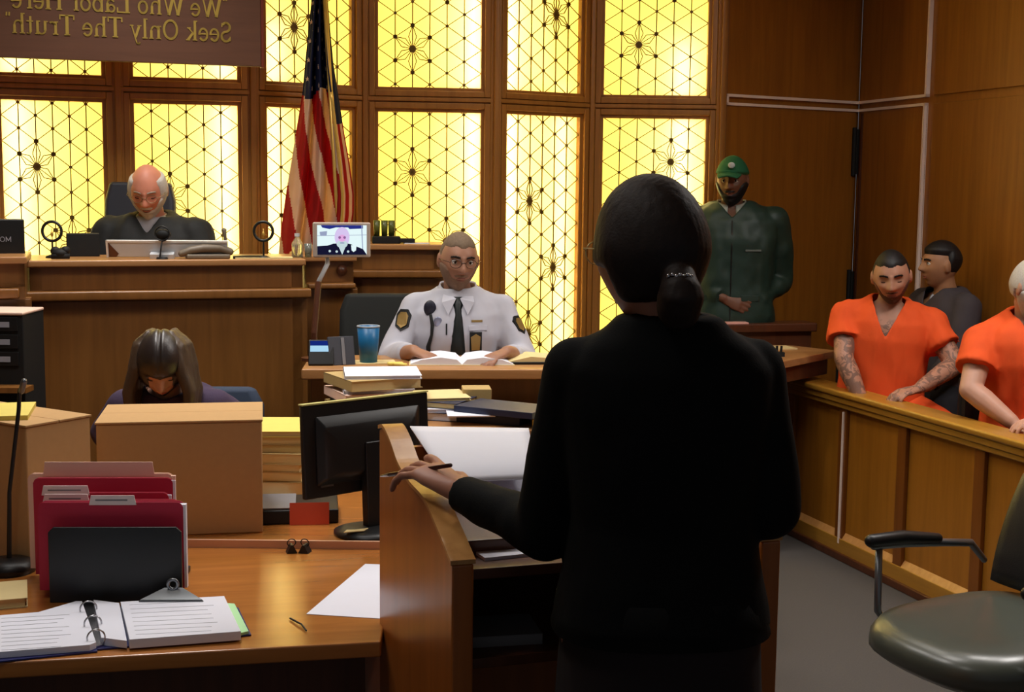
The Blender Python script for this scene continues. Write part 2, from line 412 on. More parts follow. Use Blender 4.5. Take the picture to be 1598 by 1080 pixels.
# ---------------------------------------------------------------- quotation banner, mirror-written as in the picture
def serif_glyphs():
    def arc(cx, cy, rx, ry, a0, a1, n=14):
        return [(cx+rx*math.cos(math.radians(a0+(a1-a0)*i/n)), cy+ry*math.sin(math.radians(a0+(a1-a0)*i/n))) for i in range(n+1)]
    T, t, x = .15, .07, .66
    def sf(cx, y, w=.3): return ([(cx-w/2, y), (cx+w/2, y)], .06)
    G = {}
    G['W'] = (1.2, [([(.1, 1), (.35, 0)], T), ([(.35, 0), (.6, .95)], t), ([(.58, .95), (.85, 0)], T), ([(.85, 0), (1.1, 1)], t), sf(.1, .97), sf(1.1, .97), sf(.6, .97)])
    G['H'] = (.95, [([(.18, 0), (.18, 1)], T), ([(.77, 0), (.77, 1)], T), ([(.18, .52), (.77, .52)], t)]+[sf(a, b) for a in (.18, .77) for b in (.03, .97)])
    G['L'] = (.8, [([(.2, 0), (.2, 1)], T), sf(.2, .97), ([(.05, .03), (.72, .03)], .07), ([(.72, 0), (.72, .26)], .06)])
    G['T'] = (.88, [([(.44, 0), (.44, 1)], T), ([(.06, .97), (.82, .97)], .07), ([(.07, 1), (.07, .76)], .06), ([(.81, 1), (.81, .76)], .06), sf(.44, .03)])
    G['S'] = (.68, [(arc(.34, .74, .22, .22, 40, 250)+arc(.34, .27, .24, .24, 70, -150), .11), ([(.56, .95), (.56, .75)], .05), ([(.1, .05), (.1, .27)], .05)])
    G['O'] = (.98, [(arc(.49, .5, .36, .46, 0, 360, 26), .11)])
    G['e'] = (.62, [(arc(.32, .33, .22, .29, 0, 320, 18), .1), ([(.1, .36), (.54, .36)], .06)])
    G['o'] = (.66, [(arc(.33, .33, .23, .29, 0, 360, 20), .1)])
    G['a'] = (.62, [(arc(.26, .2, .17, .17, 20, 340), .09), ([(.46, 0), (.46, .45)], .12), (arc(.28, .45, .18, .18, 0, 150), .08), sf(.52, .03, .14)])
    G['b'] = (.7, [([(.16, 0), (.16, 1)], .12), (arc(.38, .33, .22, .29, -150, 150), .1), ([(.02, .97), (.16, .97)], .06)])
    G['h'] = (.74, [([(.17, 0), (.17, 1)], .12), ([(.57, 0), (.57, .42)], .12), (arc(.38, .42, .19, .21, 0, 170), .08), sf(.17, .03, .26), sf(.57, .03, .24), ([(.03, .97), (.17, .97)], .06)])
    G['n'] = (.74, [([(.17, 0), (.17, .66)], .12), ([(.57, 0), (.57, .42)], .12), (arc(.38, .42, .19, .21, 0, 170), .08), sf(.17, .03, .26), sf(.57, .03, .24), ([(.03, .63), (.17, .63)], .06)])
    G['u'] = (.74, [([(.17, .2), (.17, .66)], .12), ([(.57, 0), (.57, .66)], .12), (arc(.36, .22, .2, .19, 180, 340), .08), ([(.03, .63), (.17, .63)], .06), ([(.43, .63), (.57, .63)], .06), sf(.62, .03, .14)])
    G['r'] = (.55, [([(.17, 0), (.17, .66)], .12), (arc(.36, .42, .18, .2, 60, 160), .09), sf(.17, .03, .28), ([(.03, .63), (.17, .63)], .06)])
    G['k'] = (.7, [([(.17, 0), (.17, 1)], .12), ([(.18, .28), (.52, .62)], .06), ([(.28, .38), (.58, .02)], .12), sf(.17, .03, .26), sf(.56, .03, .22), sf(.5, .63, .2), ([(.03, .97), (.17, .97)], .06)])
    G['l'] = (.36, [([(.18, 0), (.18, 1)], .12), sf(.18, .03, .28), ([(.03, .97), (.18, .97)], .06)])
    G['y'] = (.66, [([(.12, .64), (.34, .05)], .12), ([(.54, .64), (.28, -.22)], .06), (arc(.2, -.2, .08, .06, 0, -180), .08), sf(.12, .63, .22), sf(.54, .63, .2)])
    G['t'] = (.46, [([(.2, .1), (.2, .86)], .11), ([(.05, .62), (.4, .62)], .06), (arc(.3, .12, .1, .1, 180, 320), .07)])
    G['"'] = (.34, [([(.08, 1.02), (.1, .84)], .07), ([(.22, 1.02), (.24, .84)], .07)])
    G['M'] = (1.0, [([(.12, 0), (.12, 1)], .12), ([(.12, 1), (.5, .2)], .12), ([(.5, .2), (.88, 1)], .12), ([(.88, 0), (.88, 1)], .12)])
    G[' '] = (.34, [])
    return G
GLY = serif_glyphs()
def text_mb(M, text, x_right, z, h, width, mirror=True, th=.004):
    """letters laid in the local xz plane, reading from x_right towards -x when mirrored"""
    tot = sum(GLY[c][0] for c in text)*h; k = width/tot
    mb = MB(M); cur = 0
    for c in text:
        adv, strokes = GLY[c]
        for pts, w in strokes:
            for (a, b) in zip(pts[:-1], pts[1:]):
                A = (x_right+(-1 if mirror else 1)*(cur+a[0])*h*k, -th/2, z+a[1]*h); B = (x_right+(-1 if mirror else 1)*(cur+b[0])*h*k, -th/2, z+b[1]*h)
                d = (Vector(B)-Vector(A)); e = d.normalized()*(w*h*.2) if len(pts) > 2 else Vector((0, 0, 0))
                mb.bar(Vector(A)-e, Vector(B)+e, w*h, th, (0, -1, 0))
        cur += adv
    return mb
pb = at(408, 104, 6.28)
pl_ = along(pb, ROOM, 0, 94)
MBn = frame((pb.x, pb.y, pb.z), ROOM)
bn = thing('quotation_banner', 'dark brown hanging board with two lines of mirror-written gilt lettering', 'sign', (pb.x, pb.y, pb.z), ROOM)
MB(MBn).box(-2.1, 0, 0, .035, .0, .78).build('board', M_BOARD, bn, bevel=.003)
MB(MBn).box(0, .012, -.004, .04, -.004, .785).build('side_edge', M_BOARDE, bn)
def bx_(px, py):
    p = along(pb, ROOM, px, py); return (p-pb).x/math.cos(ROOM), p.z-pb.z
x1, z1 = bx_(362, 66); x2, z2 = bx_(8, 60)
lt = text_mb(MBn, 'Seek Only The Truth"', x1, z1, .088, x1-x2)
x3, z3 = bx_(356, 28); x4, z4 = bx_(17, 20)
l2 = text_mb(MBn, '"We Who Labor Here', x3, z3, .088, x3-x4)
lt.build('lettering', M_LETTER, bn); l2.build('lettering', M_LETTER, bn)
for dx in (-.15, -1.3):
    MB(MBn).tube([(dx, .02, .78), (dx, .02, CEIL-pb.z+.0)], .008, 8).build('hanging_rod', M_STEEL, bn)

# ---------------------------------------------------------------- flag on its pole
yf = 6.5
fp_top, fp_bot = at(503, -70, yf-.03), at(531, 400, yf-.03)
dpole = (fp_bot-fp_top).normalized(); base = fp_top+dpole*((0.02-fp_top.z)/dpole.z)
fl = thing('national_flag', 'american flag with gold pole hanging in folds before the windows', 'flag', (base.x, base.y, 0))
rows = [(-70, 478, 520), (0, 486, 511), (50, 481, 515), (100, 476, 520), (145, 472, 527), (200, 463, 536), (250, 455, 545), (300, 447, 552), (330, 443, 552), (360, 439, 548), (400, 435, 540)]
def rowlr(y):
    for (a, l0, r0), (b, l1, r1) in zip(rows[:-1], rows[1:]):
        if a <= y <= b:
            t = (y-a)/(b-a); return l0+(l1-l0)*t, r0+(r1-r0)*t
    return rows[-1][1:]
NU, NV = 110, 110
def fpt(u, v):
    y = -70+470*v; l, r = rowlr(y)
    # the hem on the right corner lifts
    amp = .022+.03*v
    d = amp*math.sin(u*2*PI*3.1+1.2*v+.6)+.012*math.sin(u*2*PI*7+2*v)
    return at(l+(r-l)*u, y+6*math.sin(u*9)*v, yf+d)
fm = MB()
vs = [fpt(i/NU, j/NV) for j in range(NV+1) for i in range(NU+1)]
fs = []; mi = []
TH = [(0, .05, 1), (.05, .25, 0), (.25, .48, 1), (.48, .66, 0), (.66, .80, 1), (.80, .87, 0), (.87, .93, 1), (.93, .97, 0), (.97, 1.01, 1)]
for j in range(NV):
    for i in range(NU):
        u, v = (i+.5)/NU, (j+.5)/NV; y = -70+470*v
        fs.append((j*(NU+1)+i, j*(NU+1)+i+1, (j+1)*(NU+1)+i+1, (j+1)*(NU+1)+i))
        lim = 146+(6*math.sin(u*8)) + (40 if u > .83 else 0)
        uu = u if u > .82 else ((u-.0027*max(0, y-145)-.05) % .42)/.42
        if y < lim: mi.append(2)
        elif u > .82: mi.append([c for a_, b_, c in TH if a_ <= uu < b_][0])
        else: mi.append(1 if uu > .47 else 0)
fm.add(vs, fs); fm.m = mi
M_FW = mat('flag_white', (222, 196, 176), .8); M_FR = mat('flag_red', (176, 30, 26), .8); M_FB = mat('flag_blue', (26, 34, 74), .8)
for m_ in (M_FW, M_FR, M_FB):
    nt = m_.node_tree; b_ = nt.nodes['Principled BSDF']; o_ = nt.nodes['Material Output']
    tl_ = nt.nodes.new('ShaderNodeBsdfTranslucent'); ms_ = nt.nodes.new('ShaderNodeMixShader'); ms_.inputs[0].default_value = .55
    nt.links.new(b_.inputs['Base Color'].links[0].from_socket, tl_.inputs[0]); nt.links.new(b_.outputs[0], ms_.inputs[1]); nt.links.new(tl_.outputs[0], ms_.inputs[2]); nt.links.new(ms_.outputs[0], o_.inputs[0])
fo = fm.build('cloth', [M_FW, M_FR, M_FB], fl, smooth=True)
so = fo.modifiers.new('th', 'SOLIDIFY'); so.thickness = .002
st = MB()
def star(c, r, n):
    nn = n.normalized(); a = nn.cross(Vector((0, 0, 1))).normalized(); b = a.cross(nn)
    pts = [c+(a*math.cos(PI/2+k*PI/5)+b*math.sin(PI/2+k*PI/5))*(r if k % 2 == 0 else r*.42) for k in range(10)]
    st = MB(); st.hexa([p-nn*.0004 for p in pts], [p+nn*.0012 for p in pts]); st.build('star', M_FW, fl)
for q in range(15):
    for kk in range(3):
        u = .13+.24*kk+(.12 if q % 2 else 0); v = (10+q*14.6-8+70-70)/470+.03
        y = -70+470*v
        if y > 138 or u > .78: continue
        c = fpt(u, v); dn = (fpt(u+.01, v)-fpt(u-.01, v)).cross(fpt(u, v+.01)-fpt(u, v-.01)).normalized()
        if dn.y > 0: dn = -dn
        star(c+dn*.003, .0125, dn)
MB().tube([fp_top-dpole*.2, base], .011, 12).build('pole', M_GOLD, fl, smooth=True)
MB().lathe([(.0, 0), (.14, 0), (.14, .02), (.09, .05), (.025, .07), (.022, .18), (0, .18)], (base.x, base.y, 0)).build('stand', M_GOLD, fl, smooth=True)
# gold fringe along the right hem
fg = MB()
fg.tube([fpt(.84+.0*j, .45+.55*j/20)-Vector((0, .02, 0)) for j in range(21)], .008, 8)
fg.build('fringe', M_GOLD, fl, smooth=True)
# ---------------------------------------------------------------- judge's bench (stepped, four sections)
pB = at(45, 412, 5.42)
bench = thing('judge_bench', 'long stepped wooden judge bench with a projecting ledge below its top', 'bench', (pB.x, pB.y, 0), ROOM)
def bench_section(p, ang, L, zt, zl, zl2, depth, names=True, ledge_x=(0, 0), proj=.05):
    """front face on local y=0; zt top, zl..zl2 the projecting ledge"""
    M = frame((p.x, p.y, 0), ang)
    MB(M).box(-.02, L+.01, -.03, depth, zt-.028, zt).build('countertop', W_EDGE, bench, bevel=.006)
    MB(M).box(0, L, 0, .05, zl2, zt-.028).box(0, .05, 0, depth, .0, zt-.03).box(L-.05, L, 0, depth, 0, zt-.03).build('upper_panel', W_BENCH, bench, bevel=.003)
    MB(M).box(ledge_x[0], L+ledge_x[1], -proj, .02, zl, zl2).build('ledge', W_EDGE if False else W_BENCH, bench, bevel=.008)
    lp = MB(M).box(-.02, L+.02, .012, .05, 0, zl)
    k = max(1, round(L/.8)); w = (L+.04)/k
    for i in range(k): lp.box(-.018+i*w, -.022+(i+1)*w, .0, .012, .02, zl-.005)
    lp.build('lower_panel', W_BENCH, bench, bevel=.002)
def zof(px, py, p, ang): return along(p, ang, px, py).z
e = along(pB, ROOM, 473); L1 = math.hypot(e.x-pB.x, e.y-pB.y)
bench_section(pB, ROOM, L1, zof(250, 405, pB, ROOM), zof(250, 467, pB, ROOM), zof(250, 452, pB, ROOM), .42, ledge_x=(-.06, .03))
ZB = zof(250, 405, pB, ROOM)
# left section, a little nearer
pL = at(38, 402, 5.2); pL0 = Vector((pL.x-math.cos(ROOM)*1.2, pL.y-math.sin(ROOM)*1.2, 0))
bench_section(pL0, ROOM, 1.2, zof(20, 400, pL, ROOM), zof(20, 465, pL, ROOM), zof(20, 449, pL, ROOM), .42, ledge_x=(0, -.02))
p2 = at(477, 443, 5.98); e = along(p2, ROOM, 552); L2 = math.hypot(e.x-p2.x, e.y-p2.y)
bench_section(p2, ROOM, L2, zof(520, 398, p2, ROOM), zof(510, 450, p2, ROOM), zof(510, 441, p2, ROOM), .36, proj=.06)
p3 = at(549, 385, 6.4); e = along(p3, math.radians(8), 692); L3 = math.hypot(e.x-p3.x, e.y-p3.y)
bench_section(p3, math.radians(8), L3, zof(630, 381, p3, math.radians(8)), zof(600, 433, p3, math.radians(8)), zof(600, 421, p3, math.radians(8)), .3)
ZB3 = zof(630, 381, p3, math.radians(8))
kn = along(p2, ROOM, 533, 422)
MB(frame(kn, ROOM)).tube([(0, -.012, 0), (0, .004, 0)], .024, 20).build('round_grommet', W_DARK, bench, smooth=True)
# raised floor that carries the judge and the witness desk
MB(frame((pB.x, pB.y, 0), ROOM)).box(-1.2, .0, .1, .9, .0, .55).box(0, 1.14, .1, .9, 0, .55).build('platform', W_DARK, bench)

# things on the bench
def put(px, py, z): return atz(px, py, z)
# dark monitor / name display at the far left
q = at(-40, 398, 5.35)
M = frame((q.x, q.y, ZB+.0), ROOM+.05)
nd = thing('computer_monitor', 'dark square monitor back with pale letters at the left end of the judge bench', 'monitor', (q.x, q.y, ZB))
MB(M).box(-.1, .19, -.01, .03, .012, .165).build('housing', M_BLACK, nd, bevel=.006)
MB(M).box(.0, .1, -.02, .08, -.0, .014).build('base', M_BLACK, nd)
text_mb(M @ Matrix.Translation((0, -.011, 0)), 'MO', .14, .075, .02, .045, th=.002).build('lettering', M_INK, nd)
# ring-shaped ornaments
def ring_stand(px, Y, lab, zc=None):
    c = at(px, 361, Y); top = ZB
    t = thing('desk_ring_ornament', lab, 'ornament', (c.x, c.y, top), ROOM, 'ring ornaments on the bench')
    MB().torus((c.x, c.y, c.z), .040, .0065, (1, 0, 0), (0, 0, 1.0), 32, 8).build('ring', M_BLACK, t, smooth=True)
    MB().tube([(c.x, c.y, c.z-.045), (c.x, c.y, top+.01)], .004, 8).build('stem', M_BLACK, t)
    MB().lathe([(0, 0), (.028, 0), (.028, .006), (.01, .014), (0, .014)], (c.x, c.y, top)).build('base', M_BLACK, t, smooth=True)
    MB().ell((c.x, c.y, c.z-.012), (.006, .006, .012)).tube([(c.x, c.y, c.z-.038), (c.x, c.y, c.z+.012)], .0016, 6).build('pendulum', M_GOLD, t, smooth=True)
ring_stand(81, 5.62, 'black ring ornament on a thin stem, nearer the left end of the judge bench')
ring_stand(411, 5.72, 'black ring ornament on a thin stem, between the judge and the flag')
c = atz(92, 404, ZB); c.y += .02
lm = MB(frame((c.x, c.y, ZB), .3))
lm.ell((0, 0, .022), (.035, .03, .022)).ell((.02, .0, .034), (.02, .022, .018)).ell((-.02, .01, .03), (.02, .02, .02)).box(-.036, .036, -.025, .025, 0, .02)
lm.build('desk_clutter_bag', M_BLACKM, None, smooth=True, label='small dark crumpled pouch at the foot of the left ring ornament', cat='pouch')
# small black box left of the judge
c = at(133, 403, 5.75)
MB(frame((c.x, c.y, ZB), ROOM)).box(-.075, .06, -.01, .05, 0, .098).build('document_box', M_BLACKM, None, bevel=.004, label='low black box standing left of the judge on the bench', cat='box')
# silver monitor seen from the back, its frame, stand
c = at(262, 404, 5.66)
M = frame((c.x, c.y, ZB), math.radians(6)) @ Matrix.Rotation(math.radians(14), 4, 'X')
mo = thing('silver_monitor', 'silver-backed flat monitor lying low in front of the judge', 'monitor', (c.x, c.y, ZB))
M_SILP = mat('silver_plastic', (196, 200, 204), .35, spec=.5); M_GREYP = mat('grey_plastic', (120, 120, 124), .4)
MB(M).box(-.25, .25, 0, .012, .004, .078).build('back_shell', M_SILP, mo, bevel=.004)
MB(M).box(-.25, .25, -.004, .0, .070, .078).box(-.25, -.243, -.004, 0, .004, .078).build('rim', mat('white_rim', (232, 230, 224), .4), mo)
MB(M).prism([(-.24, .068), (-.2, .02), (-.21, .006), (-.24, .006)], -.003, 0, 'y').build('side_vent', W_DARK, mo)
MB(M).box(-.07, .03, -.035, .0, .0, .03).build('stand_foot', M_SILP, mo, bevel=.004)
# microphone with oval head
c = at(253, 402, 5.60); h = at(254, 366, 5.62)
t = thing('gooseneck_microphone', 'short black microphone with an oval head before the judge', 'microphone', (c.x, c.y, ZB))
MB().tube([(c.x-.01, c.y, ZB+.004), (c.x-.004, c.y, ZB+.045), (h.x, h.y, h.z-.01)], .0035, 8).build('stem', M_BLACK, t)
MB().ell((h.x, h.y, h.z), (.034, .016, .022)).build('head', M_BLACKM, t, smooth=True)
MB().torus((h.x, h.y-.01, h.z+.004), .03, .003, (1, 0, 0), (0, 0, .6)).build('rim', M_BLACK, t, smooth=True)
MB().lathe([(0, 0), (.025, 0), (.022, .008), (0, .008)], (c.x, c.y, ZB)).build('base', M_BLACK, t)
# grey desk phone handset shape on the bench
c = at(325, 402, 5.66)
M = frame((c.x, c.y, ZB), ROOM)
t = thing('desk_telephone', 'grey desk telephone lying right of the silver monitor on the bench', 'telephone', (c.x, c.y, ZB))
M_TAUPE = mat('taupe_plastic', (112, 100, 84), .45)
MB(M).box(-.09, .09, -.02, .1, 0, .02).build('body', M_TAUPE, t, bevel=.006)
MB(M).tube([(-.11, .0, .022), (-.07, 0, .036), (-.02, 0, .044), (.05, 0, .044), (.09, 0, .03)], [.013, .017, .018, .018, .016], 12, rnd=True).build('handset', M_TAUPE, t, smooth=True)
c = at(353, 403, 5.72)
t = MB().tube([(c.x, c.y, ZB), (c.x-.004, c.y, ZB+.1), (c.x-.008, c.y, ZB+.118)], [.009, .007, .011], 10, rnd=True).build('desk_post', M_TAUPE, None, smooth=True, label='thin upright taupe post behind the desk telephone', cat='post')
# papers and a folder slanting right of it
for i, (x0, y0, w, h_, th, mm, nm, lb) in enumerate([(412, 402, .24, .1, .006, M_CREAM, 'paper_sheet', 'cream papers spread on the bench top below the right ring ornament'), (386, 399, .12, .1, .012, M_BLACK, 'notebook', 'thin black notebook on the bench beside the telephone')]):
    c = at(x0, y0, 5.74)
    MB(frame((c.x, c.y, ZB+(.0 if i else .0)), ROOM-.1)).box(-w/2, w/2, -h_/2, h_/2, 0, th).build(nm, mm, None, label=lb, cat='paper' if i == 0 else 'notebook')
# bottles near the screen
M_PLAST = mat('clear_plastic', (210, 214, 200), .15, spec=.6); M_PLAST.node_tree.nodes['Principled BSDF'].inputs['Transmission Weight'].default_value = .8
for px, r, h_, lb in ((464, .024, .1, 'clear plastic water bottle on the bench left of the small screen'), (481, .017, .06, 'small clear tumbler behind the left edge of the small screen')):
    c = at(px, 402, 5.86)
    t = thing('water_bottle' if r > .02 else 'tumbler', lb, 'bottle' if r > .02 else 'cup', (c.x, c.y, ZB))
    if r > .02:
        MB().lathe([(0, 0), (r, 0), (r, h_*.55), (r*.95, h_*.62), (r*.4, h_*.85), (r*.4, h_*.92), (0, h_*.92)], (c.x, c.y, ZB)).build('body', M_PLAST, t, smooth=True)
        MB().lathe([(0, 0), (r*.48, 0), (r*.48, .014), (0, .014)], (c.x, c.y, ZB+h_*.9)).build('cap', M_SILP, t)
    else:
        MB().lathe([(0, 0), (r*.8, 0), (r, h_), (r*.9, h_), (r*.7, .005), (0, .005)], (c.x, c.y, ZB)).build('body', M_PLAST, t, smooth=True)
# green tumblers and a black case on the far bench section
A3 = math.radians(8)
for i, px in enumerate((588, 600, 611)):
    c = at(px, 380, 6.52)
    MB().lathe([(0, 0), (.014, 0), (.017, .075), (.014, .075), (.012, .004), (0, .004)], (c.x, c.y, ZB3+.035)).build('tumbler', mat('olive_glass', (90, 96, 40), .3), None, smooth=True,
        label=['olive tumbler beside the small screen, leftmost of three on the black case', 'middle olive tumbler of three standing on the black case', 'rightmost olive tumbler of three on the black case'][i], cat='cup', group='olive tumblers on the far bench section')
c = at(600, 381, 6.52)
MB(frame((c.x, c.y, ZB3), A3)).box(-.06, .075, -.05, .05, 0, .034).build('black_case', M_BLACKM, None, bevel=.004, label='flat black case carrying three tumblers on the far bench section', cat='case')
c = at(634, 379, 6.52)
MB(frame((c.x, c.y, ZB3), A3)).box(-.036, .04, -.04, .04, .004, .024).build('black_book', M_BLACKM, None, bevel=.003, label='small black book right of the flat case on the far bench section', cat='book')
c = at(650, 381, 6.50)
MB(frame((c.x, c.y, ZB3), A3)).box(-.06, .06, -.04, .035, 0, .004).build('paper_sheet', M_PAPER, None, label='white sheet under the small black book on the far bench section', cat='paper')

# ---------------------------------------------------------------- small screen on its arm
ps = [at(489, 346, 5.2), at(579, 348, 5.25), at(578, 403, 5.25), at(488, 401, 5.2)]
ctr = sum(ps, Vector())/4; an = math.atan2(ps[1].y-ps[0].y, ps[1].x-ps[0].x)
sw = (ps[1]-ps[0]).length/2; sh = (ps[0].z-ps[3].z)/2
M = frame(ctr, an)
t = thing('video_screen', 'small flat screen on an arm showing a grey-bearded man in black', 'screen', (ctr.x, ctr.y, 0), an)
MB(M).box(-sw, sw, 0, .025, -sh, sh).build('housing', mat('screen_housing', (176, 160, 148), .4), t, bevel=.006)
def em(name, rgb, s=1.0):
    m = bpy.data.materials.new(name); m.use_nodes = True; nt = m.node_tree; nt.nodes.clear()
    o = nt.nodes.new('ShaderNodeOutputMaterial'); e_ = nt.nodes.new('ShaderNodeEmission'); e_.inputs[0].default_value = lin(rgb); e_.inputs[1].default_value = s
    nt.links.new(e_.outputs[0], o.inputs[0]); return m
E_ = [em('screen_'+n, c_) for n, c_ in (('white', (228, 248, 250)), ('blue', (40, 48, 130)), ('skin', (214, 196, 238)), ('pink', (226, 168, 222)), ('navy', (22, 22, 48)), ('grey', (150, 160, 190)), ('beard', (196, 216, 220)), ('mauve', (140, 96, 150)))]
pic = MB(M); px_, pz_ = sw*.86, sh*.84
def pp(poly, mi, d):
    pic.mi = mi; pic.add([(a*px_, -.001-d*.0006, b*pz_) for a, b in poly], [tuple(range(len(poly)))])
def oval(cx, cy, rx, ry, mi, d, n=22): pp([(cx+rx*math.cos(2*PI*k/n), cy+ry*math.sin(2*PI*k/n)) for k in range(n)], mi, d)
pp([(-1, -1), (1, -1), (1, 1), (-1, 1)], 0, 0)
pp([(-.85, 1), (.85, 1), (.85, .78), (.3, .74), (.25, .85), (-.25, .85), (-.5, .74), (-.8, .84)], 1, 1)
pp([(-1, .3), (1, .36), (1, .33), (-1, .27)], 5, 1); pp([(.78, 1), (.82, 1), (.86, -1), (.82, -1)], 5, 1); pp([(-.9, .55), (-.6, .6), (-.62, .3), (-.88, .3)], 5, 1)
pp([(-1, -1), (1, -1), (.85, -.62), (.35, -.28), (.1, -.2), (-.35, -.25), (-.6, -.38), (-1, -.42)], 4, 2)
oval(0, .2, .3, .68, 2, 3); oval(0, -.28, .22, .26, 6, 4); oval(.0, .12, .15, .24, 3, 5)
oval(-.1, .17, .055, .09, 7, 6); oval(.1, .17, .055, .09, 7, 6); oval(0, -.2, .1, .05, 5, 6)
pp([(-.13, -.5), (.13, -.5), (0, -1)], 6, 6)
pp([(.36, -.34), (.58, -.34), (.56, -.7), (.46, -.82), (.38, -.7)], 0, 6)
for a, b in ((-.5, -.75), (-.22, -.78), (.24, -.78)): oval(a, b, .05, .08, 6, 6)
pic.build('display', E_, t)
ZDP = at(470, 576, 4.9).z; a0 = at(510, 404, 5.22); a1 = at(497, 440, 5.2); a2 = at(490, 520, 5.15)
MB().tube([a0+Vector((0, .015, .02)), a0+Vector((0, .02, -.02)), a1], .009, 10).build('tilt_joint', M_SILP, t, smooth=True)
MB().tube([a1, a2, (a2.x, a2.y, ZDP+.01)], .012, 12).lathe([(0, 0), (.05, 0), (.05, .012), (0, .012)], (a2.x, a2.y, ZDP)).build('arm', W_DARK, t)

# ---------------------------------------------------------------- bailiff's desk, raised
AD = math.radians(4)
pD = at(470, 576, 4.9); e = along(pD, AD, 960); LD = math.hypot(e.x-pD.x, e.y-pD.y)
MD = frame((pD.x, pD.y, 0), AD); ZD = pD.z
bd = thing('raised_desk', 'raised wooden desk of the uniformed officer with a thick light edge', 'desk', (pD.x, pD.y, 0), AD)
MB(MD).box(0, LD, 0, .42, ZD-.04, ZD).build('desktop', W_EDGE, bd, bevel=.006)
MB(MD).box(.03, LD-.03, .05, .08, .0, ZD-.04).build('front_panel', W_BENCH, bd, bevel=.003)
MB(MD).box(.03, .06, .08, .4, 0, ZD-.04).box(LD-.06, LD-.03, .08, .4, 0, ZD-.04).build('side_panel', W_BENCH, bd)
# raised floor behind it
MB(MD).box(0, LD, .45, 1.15, 0, .25).build('low_platform', W_DARK, None, label='low dark wooden platform under the uniformed officer and his chair', cat='platform')
def on(px, py): return atz(px, py, ZD)
# blue tumbler
c = on(575, 566); c.z = ZD
t = thing('blue_tumbler', 'tall blue plastic tumbler on the raised desk', 'cup', c)
MB().lathe([(0, 0), (.033, 0), (.043, .14), (.039, .14), (.03, .005), (0, .005)], c).build('body', mat('blue_plastic', (26, 96, 142), .35), t, smooth=True)
MB().torus((c.x, c.y, c.z+.14), .042, .003, (1, 0, 0), (0, 1, 0)).build('rim', mat('pale_rim', (150, 160, 170), .4), t, smooth=True)
# phone with glowing screen
c = at(500, 571, 5.0)
t = thing('desk_phone', 'dark desk telephone with a lit blue and white display', 'telephone', (c.x, c.y, ZD))
M = frame((c.x, c.y, ZD), .1) @ Matrix.Rotation(math.radians(-25), 4, 'X')
MB(M).box(-.045, .05, -.01, .02, .0, .1).build('body', M_BLACK, t, bevel=.004)
MB(M).box(-.038, .03, -.012, -.010, .052, .084).build('display', em('phone_white', (170, 214, 240), 1.0), t)
MB(M).box(-.038, .03, -.0125, -.010, .075, .094).build('display_bar', em('phone_blue', (20, 40, 120), 1.0), t)
# dark leaning tablet
c = at(535, 574, 5.02)
M = frame((c.x, c.y, ZD), .4) @ Matrix.Rotation(math.radians(-16), 4, 'X')
t = thing('leaning_folder', 'dark grey folder leaning between the lit telephone and the blue tumbler', 'folder', (c.x, c.y, ZD))
MB(M).box(-.05, .05, 0, .012, 0, .11).build('cover', mat('slate', (62, 64, 72), .5), t, bevel=.002)
MB(M).box(.0, .012, -.003, .0, 0.002, .105).build('spine_band', M_GREYP, t)
# open book
c = on(720, 566); c.z = ZD
bk_ = thing('open_book', 'large open white-paged book before the uniformed officer', 'book', c, AD)
M = frame((c.x, c.y, ZD), AD)
for sgn in (-1, 1):
    pr = [(0, .004), (sgn*.02, .022), (sgn*.08, .03), (sgn*.15, .022), (sgn*.195, .006), (sgn*.195, .002), (0, .002)]
    MB(M).prism(pr, -.08, .14, 'y').build('page_block', M_PAPER, bk_, smooth=False)
MB(M).box(-.2, .2, -.085, .145, 0, .002).build('cover', M_CREAM, bk_)
# yellow pens, dark tray on the right
c = on(617, 570)
MB(frame((c.x, c.y, ZD), .3)).box(-.03, .03, -.012, .012, 0, .012).build('yellow_highlighter', M_YELP, None, bevel=.004, label='yellow highlighter on the raised desk between tumbler and book', cat='pen', group='yellow highlighters on the raised desk')
MB(frame((c.x+.022, c.y-.02, ZD), -.5)).box(-.026, .026, -.01, .01, 0, .011).build('yellow_highlighter', M_YELP, None, bevel=.004, label='yellow highlighter nearer the front edge of the raised desk', cat='pen', group='yellow highlighters on the raised desk')
c = on(600, 567)
MB(frame((c.x-.03, c.y+.02, ZD), .2)).box(-.09, .07, -.05, .06, 0, .003).build('paper_sheet', M_CREAM, None, label='cream sheet under the blue tumbler on the raised desk', cat='paper')
c = on(838, 566)
t = thing('open_folder', 'dark open folder of papers at the right end of the raised desk', 'folder', (c.x, c.y, ZD))
M = frame((c.x, c.y, ZD), .1)
MB(M).box(-.12, .16, -.06, .12, 0, .01).build('cover', M_BLACK, t, bevel=.002)
MB(M).prism([(-.12, .01), (-.03, .03), (.08, .022), (.14, .01)], -.055, .11, 'y').build('page_block', M_CREAM, t)

